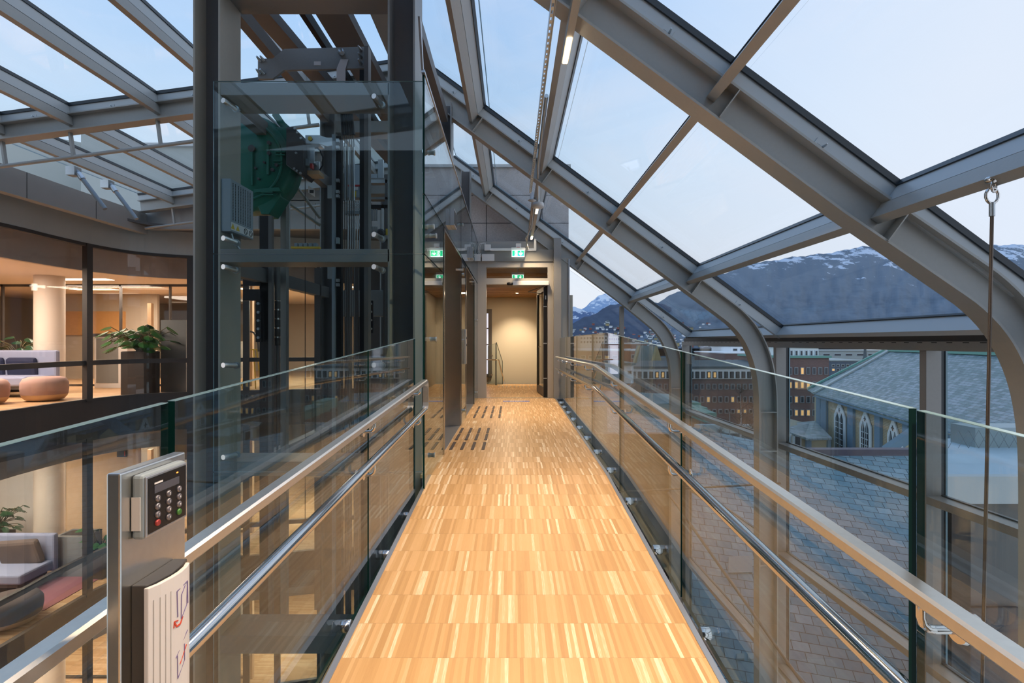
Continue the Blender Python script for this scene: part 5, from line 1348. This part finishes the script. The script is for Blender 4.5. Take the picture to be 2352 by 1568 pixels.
WPROTO = {}
def facade(name, label, Y, px0, px1, pyt, pyb, depth, wall, rows, cols, lit, roofm=ROOFD, cat='building', frame=WTRIM, wf=.62, skew=0.0, uv=True):
    """a block whose front faces the viewer; rows = list of (py_top, py_bottom)"""
    x0, x1 = (px0 - 1176) * Y / 1200, (px1 - 1176) * Y / 1200; zt, zb = (784 - pyt) * Y / 1200, (784 - pyb) * Y / 1200
    t = thing(name, label, cat, ((x0 + x1) / 2, Y, zb))
    MB().box(x0, x1, Y, Y + depth, zb, zt).build('wall', wall, t, uvaxes=((1, .02, 0), (0, 0, 1)))
    MB().box(x0 - .3, x1 + .3, Y - .3, Y + depth, zt, zt + .35).build('roof_edge', roofm, t)
    W = (x1 - x0) / cols
    for ri, (a, b) in enumerate(rows):
        za, zb2 = (784 - a) * Y / 1200, (784 - b) * Y / 1200
        for ci in range(cols):
            cx = x0 + W * (ci + .5); hw = W * wf / 2
            f = MB().box(cx - hw, cx + hw, Y - .12, Y + .05, zb2, za).build('window', frame, t)
            MB().box(cx - hw + .12, cx + hw - .12, Y - .16, Y - .11, zb2 + .12, za - .12).build('pane', WLIT if (ri, ci) in lit else WDARK, f)
    return t
facade('office_building', 'red brick office block with copper band, left of the church', 88, 1780, 1904, 822, 975, 14, OUT_BRICK, [(843, 860), (876, 892), (909, 925), (940, 955)], 9, {(0, 4), (1, 2), (1, 3), (1, 4), (1, 5), (1, 8), (2, 3), (3, 3), (3, 4), (3, 5), (1, 7)}, COPPER, frame=FRG)
facade('penthouse', 'white roof storey of the brick office block', 90, 1800, 1880, 799, 820, 10, WHB, [(804, 817)], 7, set(), WHB)
facade('office_building', 'brick office block with a white colonnade under its eaves', 86, 1480, 1745, 870, 985, 16, OUT_BRICK, [(881, 894), (910, 924), (939, 949)], 19, {(1, 10), (1, 14), (2, 15), (2, 16), (1, 6)}, WHB, frame=FRG)
t = facade('colonnade_storey', 'white pillared top storey of the long brick office block', 85.5, 1436, 1727, 846, 869, 14, WHB, [(853, 868)], 22, {(0, 5), (0, 6), (0, 14), (0, 15)}, ROOFD, wf=.64, frame=BLACK)
tag(MB().prism([P(1455, 846, 88), P(1727, 846, 88), P(1727, 826, 100), P(1470, 828, 100)], (0, 0, -.3)).build('hipped_roof', ROOFD), 'dark sloping roof over the white colonnade', 'roof')
facade('white_house', 'white gabled end wing left of the colonnade', 84, 1420, 1455, 838, 880, 12, WHB, [(850, 860)], 2, set(), ROOFT)
facade('town_block', 'red rendered building with small windows behind the glass rail', 150, 1330, 1440, 806, 850, 30, PINKB, [(816, 824), (832, 839)], 6, {(0, 3)}, WHB)
facade('town_block', 'tall red rendered block at the centre of the town', 170, 1416, 1486, 790, 850, 30, PINKB, [(800, 806)], 4, set(), WHB)
facade('town_block', 'red rendered block with two windows right of centre', 140, 1446, 1482, 806, 850, 20, PINKB, [(814, 823)], 2, set(), WHB)
facade('town_block', 'brick block below the white house at the fjord', 180, 1665, 1800, 812, 850, 30, OUT_BRICK, [(826, 832)], 8, set(), WHB)
facade('town_block', 'white house above the brick block by the fjord', 200, 1680, 1780, 796, 812, 20, WHB, [(800, 806)], 6, set(), ROOFT)
facade('town_block', 'white apartment block at the foot of the hillside', 420, 1332, 1395, 770, 800, 30, WHB, [(774, 779), (783, 788)], 9, set(), ROOFD)
facade('town_block', 'second white apartment block, right of the first', 430, 1398, 1424, 772, 800, 30, WHB, [(776, 781), (785, 790)], 5, set(), ROOFD)
facade('warehouse', 'long pale warehouse by the fjord right of the brick block', 230, 1885, 2040, 806, 830, 20, ROOFPALE, [(812, 817)], 6, set(), ROOFPALE)
facade('town_block', 'blue checkered panel building left of the church roof', 150, 1908, 1985, 829, 866, 20, mat('blue_grey_panel', (.10, .14, .19), .5), [(836, 842), (846, 852)], 7, {(1, 0), (1, 3)}, ROOFPALE, frame=ROOFPALE)
# teal vaulted roof with yellow gables
t = thing('gabled_hall', 'hall with steep teal roof and yellow gable ends', 'building', P(1500, 860, 120))
MB().prism([P(1500, 836, 120), P(1510, 795, 120), P(1522, 836, 120)], (0, 2, 0)).build('gable', YELB, t); MB().prism([P(1466, 836, 124), P(1476, 793, 124), P(1510, 795, 124), P(1498, 836, 122)], (0, 6, 0)).build('roof', ROOFT, t)
MB().prism([P(1456, 836, 126), P(1470, 793, 126), P(1478, 836, 126)], (0, 2, 0)).build('gable', YELB, t)
# low grey roof and parapets close to the end wall
tag(MB().prism([P(1310, 892, 34), P(1545, 905, 30), P(1560, 925, 24), P(1300, 935, 24)], (0, 0, -1.2)).build('low_roof', ROOFT), 'low teal-grey roof just beyond the far balustrade', 'roof')
for i, (a, b, y_) in enumerate(((1582, 925, 21), (1597, 936, 20), (1618, 948, 18.5))):
    tag(MB().box(P(a, b, y_)[0], P(a + 28, b, y_)[0], y_, y_ + 1.5, P(a, b + 22, y_)[2], P(a, b, y_)[2]).build('roof_cowl', COPPER), ['pale green roof box, leftmost of three behind the rail', 'pale green roof box, middle of three', 'pale green roof box, rightmost of three'][i], 'roof box')
# foreground slate roof with skylights
def slatepoly(pts, label, m_, name='slate_roof', U=None, V=None, th=.12):
    P_ = [Vector(p) for p in pts]; n = (P_[1] - P_[0]).cross(P_[2] - P_[0]).normalized()
    if n.z < 0: n = -n
    U = U or Vector((n.y, -n.x, 0)).normalized() * -1; V = n.cross(U); U = U * math.cos(.19) - V * math.sin(.19); V = n.cross(U)
    return tag(MB().prism([p - n * th for p in P_], n * th).build(name, m_, uvaxes=(U, V)), label, 'roof')
def plane_at(px, py):       # roof plane z = -14.6 + .6*y
    k_ = (784 - py) / 1200; y = 14.6 / (.6 - k_); return ((px - 1176) * y / 1200, y, k_ * y)
slatepoly([plane_at(1395, 1990), plane_at(1395, 935), plane_at(1480, 955), plane_at(1860, 1040), plane_at(2450, 1040), plane_at(2450, 1990)], 'near slate roof sloping towards the viewer below the right glass', SLATE)
a = plane_at(1858, 1037); b = plane_at(2450, 1037)
tag(MB().bar(a, b, .35, .22).build('ridge_capping', mat('plum_ridge', (.18, .14, .17), .6)), 'plum coloured ridge capping of the near slate roof', 'ridge')
for i, (px, py, w_) in enumerate(((1700, 1300, 55), (1700, 1510, 18), (1726, 1510, 18))):
    pa = [plane_at(px - w_ / 2, py - w_ * .35), plane_at(px + w_ / 2, py - w_ * .38), plane_at(px + w_ / 2, py + w_ * .3), plane_at(px - w_ / 2, py + w_ * .33)]
    tag(MB().prism(pa, (0, -.02, .05)).build('skylight', ROOFPALE), ['larger pale skylight on the near slate roof', 'left one of the small skylight pair low on the slate roof', 'right one of the small skylight pair low on the slate roof'][i], 'skylight')
# church
t = thing('church', 'cream timber church with blue pilasters, lancet windows and slate roof', 'church', (26, 40, -16))
A = Vector((26.4, 44.6, 0)); B = Vector((21.9, 25.5, 0)); d = (B - A).normalized(); nO = Vector((-d.y, d.x, 0)); nO = -nO if nO.x > 0 else nO
Lw = (B - A).length; ze = -4.5
def wallbox(u0, u1, z0, z1, o0, o1, m_, nm, par=None):
    p = A + d * ((u0 + u1) / 2) + nO * ((o0 + o1) / 2)
    return MB().obox((p.x, p.y, (z0 + z1) / 2), d * ((u1 - u0) / 2), nO * ((o1 - o0) / 2), Vector((0, 0, (z1 - z0) / 2))).build(nm, m_, par or t)
wallbox(0, Lw, -16, ze, -.4, 0, YWALL, 'wall')
g = MB()
for k_ in range(60):
    z = -10.5 + k_ * .1
    p = A + d * (Lw / 2); g.obox((p.x + nO.x * .01, p.y + nO.y * .01, z), d * (Lw / 2), nO * .012, Vector((0, 0, .006)))
g.build('board_lines', mat('board_shadow_gap', (.24, .21, .15), .8), t)
us = [1.0, 5.0, 8.6, 12.2, 15.6]

wallbox(-.3, Lw, ze - .25, ze + .05, 0, .45, BTRIM, 'eaves_board')
def uat(px):
    best, bu = 1e9, 0
    for i in range(400):
        u = Lw * i / 400; p = A + d * u; q = 1176 + 1200 * p.x / p.y
        if abs(q - px) < best: best, bu = abs(q - px), u
    return bu
for px in (1896, 1958, 2021, 2086, 2150):
    u0_, u1_ = uat(px - 6), uat(px + 6); wallbox(u0_, u1_ + .05, -16, ze, 0, .18, BTRIM, 'pilaster')
for px in (1932, 1991, 2056, 2118):
    u = uat(px); hw = (uat(px + 13) - uat(px - 13)) / 2; zt = ze - .45
    def wp(uu, z, o_=.06): p = A + d * uu + nO * o_; return Vector((p.x, p.y, z))
    def outline(s_, o_): return [wp(u - hw * s_, -9.5, o_), wp(u + hw * s_, -9.5, o_), wp(u + hw * s_, zt - 1.0 + .2 * s_, o_), wp(u, zt + .35 * s_, o_), wp(u - hw * s_, zt - 1.0 + .2 * s_, o_)]
    wf_ = MB().prism(outline(1, .04), nO * .08).build('lancet_window', WTRIM, t)
    for sg in (-1, 1):
        c = u + sg * hw * .36; ww = hw * .25
        MB().prism([wp(c - ww, -9.4, .13), wp(c + ww, -9.4, .13), wp(c + ww, zt - 1.0, .13), wp(c, zt - .55, .13), wp(c - ww, zt - 1.0, .13)], nO * .02).build('light', WDARK, wf_)
        g = MB(); g.prism([wp(c - .02, -9.4, .155), wp(c + .02, -9.4, .155), wp(c + .02, zt - .6, .155), wp(c - .02, zt - .6, .155)], nO * .01)
        for k_ in range(9):
            z = -9.2 + k_ * .42
            if z < zt - .9: g.prism([wp(c - ww, z, .155), wp(c + ww, z, .155), wp(c + ww, z + .05, .155), wp(c - ww, z + .05, .155)], nO * .01)
        g.build('glazing_bars', WTRIM, wf_)
    g = MB(); cz_ = zt - .35; g.prism([wp(u - .16, cz_ - .04, .13), wp(u + .16, cz_ - .04, .13), wp(u + .16, cz_ + .04, .13), wp(u - .16, cz_ + .04, .13)], nO * .02); g.prism([wp(u - .04, cz_ - .16, .13), wp(u + .04, cz_ - .16, .13), wp(u + .04, cz_ + .16, .13), wp(u - .04, cz_ + .16, .13)], nO * .022); g.build('quatrefoil', WDARK, wf_)
# end bay turning away
E0 = A; E1 = Vector((27.9 + 1.2, 48.2, 0)); 
MB().prism([(A.x, A.y, -16), (E1.x - 1.2, E1.y, -16), (E1.x - 1.2, E1.y, ze), (A.x, A.y, ze)], (.3, 0, 0)).build('end_wall', YWALL, t)
MB().prism([(A.x - .1, A.y, -16), (A.x - .1, A.y + .6, -16), (A.x - .1, A.y + .6, ze), (A.x - .1, A.y, ze)], (.2, 0, 0)).build('pilaster', BTRIM, t)
wf_ = MB().prism([P(1886, 975, 44.5), P(1900, 978, 44.2), P(1900, 940, 44.2), P(1893, 930, 44.3), P(1886, 940, 44.5)], (0, .1, 0)).build('lancet_window', WTRIM, t)
MB().prism([P(1889, 970, 44.3), P(1897, 972, 44.1), P(1897, 943, 44.1), P(1893, 938, 44.2), P(1889, 943, 44.3)], (0, .1, 0)).build('light', WDARK, wf_)
# roofs of the church: long slope and end hip
Er0 = Vector((A.x, A.y, ze)) + nO * .5 - d * .3; Er1 = Vector((B.x, B.y, ze)) + nO * .5 + d * 6
R0 = Vector((33.4 - .9, 45.0, -.85)); R1 = Vector((27.5, 19.5, -.85))
def slope(pts, nm):
    P_ = [Vector(p) for p in pts]; n = (P_[1] - P_[0]).cross(P_[2] - P_[0]).normalized(); n = n if n.z > 0 else -n
    U = d.normalized(); V = n.cross(U); MB().prism([p - n * .15 for p in P_], n * .15).build(nm, SLATE2, t, uvaxes=(U, V))
slope([Er0, Er1, R1, R0], 'roof_slope')
hipf = Vector((27.5, 48.7, ze)); slope([Er0, R0, R0 + Vector((1, 2, 0)), hipf], 'roof_hip')
MB().bar(Er0 + Vector((0, 0, .1)), R0 + Vector((0, 0, .1)), .3, .12).build('hip_capping', ROOFPALE, t); MB().bar(hipf + Vector((0, 0, .1)), R0 + Vector((.6, 1.5, .1)), .4, .15).build('copper_verge', COPPER, t)
MB().bar(R0 + Vector((0, 0, .1)), R1 + Vector((0, 0, .1)), .3, .2).build('ridge_capping', COPPER, t)
# porch gable of the church and low annex
t2 = thing('church_porch', 'blue-edged gabled porch of the church at its right end', 'porch', P(2100, 1040, 26))
MB().prism([P(2025, 1025, 26), P(2110, 966, 26), P(2112, 975, 26), P(2030, 1036, 26)], (1.2, .4, 0)).build('gable_board', BTRIM, t2); MB().prism([P(2036, 1036, 26.5), P(2112, 980, 26.5), P(2150, 1010, 26.5), P(2150, 1060, 26.5), P(2036, 1060, 26.5)], (0, .4, 0)).build('gable_wall', YWALL, t2)
MB().prism([P(2060, 1050, 26.3), P(2072, 1022, 26.3), P(2088, 1050, 26.3)], (0, .1, 0)).build('window', WTRIM, t2); MB().prism([P(2065, 1046, 26.2), P(2073, 1030, 26.2), P(2082, 1046, 26.2)], (0, .05, 0)).build('pane', WDARK, t2)
t3 = thing('church_annex', 'low hipped annex with white framed windows in front of the church', 'annex', P(1850, 1045, 40)); Y = 40
MB().prism([P(1790, 988, 40), P(1855, 1007, 38), P(1855, 1060, 38), P(1790, 1060, 40)], (4, 6, 0)).build('wall', YWALL, t3)
MB().prism([P(1855, 1007, 38), P(1907, 1006, 38), P(1907, 1060, 38), P(1855, 1060, 38)], (0, .4, 0)).build('end_wall', YWALL, t3)
MB().prism([P(1853, 1007, 37.8), P(1864, 1007, 37.8), P(1864, 1060, 37.8), P(1853, 1060, 37.8)], (0, .2, 0)).build('pilaster', BTRIM, t3); MB().prism([P(1902, 1007, 37.8), P(1909, 1007, 37.8), P(1909, 1060, 37.8), P(1902, 1060, 37.8)], (0, .2, 0)).build('pilaster', BTRIM, t3)
MB().prism([P(1785, 983, 39.6), P(1857, 1007, 37.4), P(1872, 966, 43), P(1785, 974, 46)], (0, 0, -.15)).build('roof_slope', SLATE2, t3, uvaxes=((1, 0, 0), (0, .6, .8))); MB().prism([P(1857, 1007, 37.4), P(1911, 1005, 37.4), P(1872, 966, 43)], (0, 0, -.15)).build('roof_hip', SLATE2, t3, uvaxes=((1, 0, 0), (0, .6, .8)))
for a_, b_ in ((1810, 998), (1833, 1004)):
    f = MB().prism([P(a_ - 8, b_ - 6, 38.4), P(a_ + 8, b_ - 2, 38.0), P(a_ + 8, b_ + 26, 38.0), P(a_ - 8, b_ + 22, 38.4)], (0, .3, 0)).build('window', WTRIM, t3); MB().prism([P(a_ - 5, b_ - 2, 38.2), P(a_ + 5, b_ + 1, 37.8), P(a_ + 5, b_ + 22, 37.8), P(a_ - 5, b_ + 19, 38.2)], (0, .1, 0)).build('pane', WDARK, f)
# thin spire far away
tag(MB().lathe(P(1987, 830, 160), [(1.3, -2), (1.0, 0), (.5, 1.5), (.05, 7.5)], 8).build('spire', ROOFD), 'thin dark spire beside the church roof', 'spire')
# bare birch and bushes in the park, lamp posts
def tree(x, y, z, h_, label, seed):
    t = thing('bare_tree', label, 'tree', (x, y, z), 'bare park trees'); rr = random.Random(seed)
    MB().tube([(x, y, z), (x + .1, y, z + h_ * .5), (x, y, z + h_)], [.14, .09, .02], 8).build('trunk', mat('birch_bark', (.32, .32, .34), .8) if 'birch_bark' not in MATS else MATS['birch_bark'], t)
    g = MB()
    for i in range(46):
        u = rr.uniform(.25, .95); a = rr.uniform(0, 6.28); L_ = h_ * .36 * (1.1 - u) * rr.uniform(.6, 1.2); b0 = Vector((x, y, z + h_ * u)); b1 = b0 + Vector((math.cos(a) * L_, math.sin(a) * L_, L_ * .8))
        g.tube([b0, (b0 + b1) / 2 + Vector((0, 0, -.05 * L_)), b1], [.03, .02, .006], 5)
        for k_ in range(4):
            s0 = b0.lerp(b1, rr.uniform(.4, 1)); g.tube([s0, s0 + Vector((rr.uniform(-.5, .5), rr.uniform(-.5, .5), rr.uniform(.0, .7)))], [.012, .004], 4)
    g.build('branches', mat('twigs', (.09, .07, .06), .9) if 'twigs' not in MATS else MATS['twigs'], t)
x, y, z = P(1700, 985, 60); tree(x, y, -12.9, 8.0, 'bare white-stemmed birch in the park before the brick office', 4)
x, y, z = P(1712, 985, 62); tree(x + .9, y, -12.9, 6.0, 'darker bare tree right behind the birch', 6)
x, y, z = P(1655, 985, 62); tree(x, y, -12.9, 2.6, 'low bare bush left of the birch', 8)
for px, lab in ((1676, 'slim grey lamp post left of the birch'), (1814, 'slim grey lamp post before the copper-banded block')): x, y, z = P(px, 1000, 58); tag(MB().tube([(x, y, -13), (x, y, -7.8)], .06, 8).build('lamp_post', STEEL), lab, 'lamp post')
tag(MB().box(P(1600, 900, 75)[0], P(1740, 900, 75)[0], 75, 76, -13.2, -12.0).build('garden_wall', ROOFPALE), 'long pale low wall at the foot of the brick office', 'wall')
# neighbouring roof terrace at lower right
t = thing('neighbour_terrace', 'dark building with a frosted flat roof at the lower right', 'building', (8, 5, -9))
MB().prism([(6.75, 8.2, -2.35), (16, 8.2, -2.35), (16, 11.6, -2.35), (9.65, 11.6, -2.35)], (0, 0, .2)).build('flat_roof', SNOWR, t)
MB().box(6.65, 16, 8.05, 8.2, -2.5, -2.08).build('parapet', ALU, t)
MB().prism([(6.8, 8.3, -9), (16, 8.3, -9), (16, 11.5, -9), (9.6, 11.5, -9)], (0, 0, 6.64)).build('wall', STEELD, t)
for x in (7.2, 8.3, 9.5): MB().box(x, x + .8, 8.24, 8.31, -6.8, -4.2).build('window', WDARK, t)
MB().box(6.9, 7.2, 8.2, 8.32, -9, -2.5).build('dark_pier', BLACK, t)
MB().box(9.4, 11.2, 10.6, 11.2, -2.15, -1.75).build('roof_box', ROOFPALE, t)
g = MB()
for k_ in range(34): x = 8.6 + k_ * .2; g.tube([(x, 10.3, -2.1), (x + .2, 10.3, -1.75), (x + .4, 10.3, -2.1)], .006, 4)
g.build('netting', STEEL, t)
# pale neighbouring roof beyond the left roof glass
t = thing('neighbour_roof', 'pale clad rooftop seen beyond the left roof glass', 'building', (-11, 17, 0))
MB().prism([(-13.2, 16, 3.6), (-3.2, 16, 3.6), (-3.2, 16, 5.95), (-12.0, 16, 5.95), (-13.2, 16, 6.5)], (0, 6, 0)).build('wall', ROOFPALE, t); MB().box(-12.1, -3.1, 15.9, 22, 5.95, 6.05).build('coping', ALU, t)
MB().prism([(-20, 12, 4.2), (-14.5, 18, 4.2), (-14.5, 18, 6.8), (-20, 12, 6.3)], (-2, 2, 0)).build('side_block', ROOFPALE, t)

# object names: drop helper leftovers
for o in list(bpy.data.objects):
    if o.type == 'EMPTY' and not o.children and o.get('category') is None: bpy.data.objects.remove(o)
print('objects', len(bpy.data.objects))
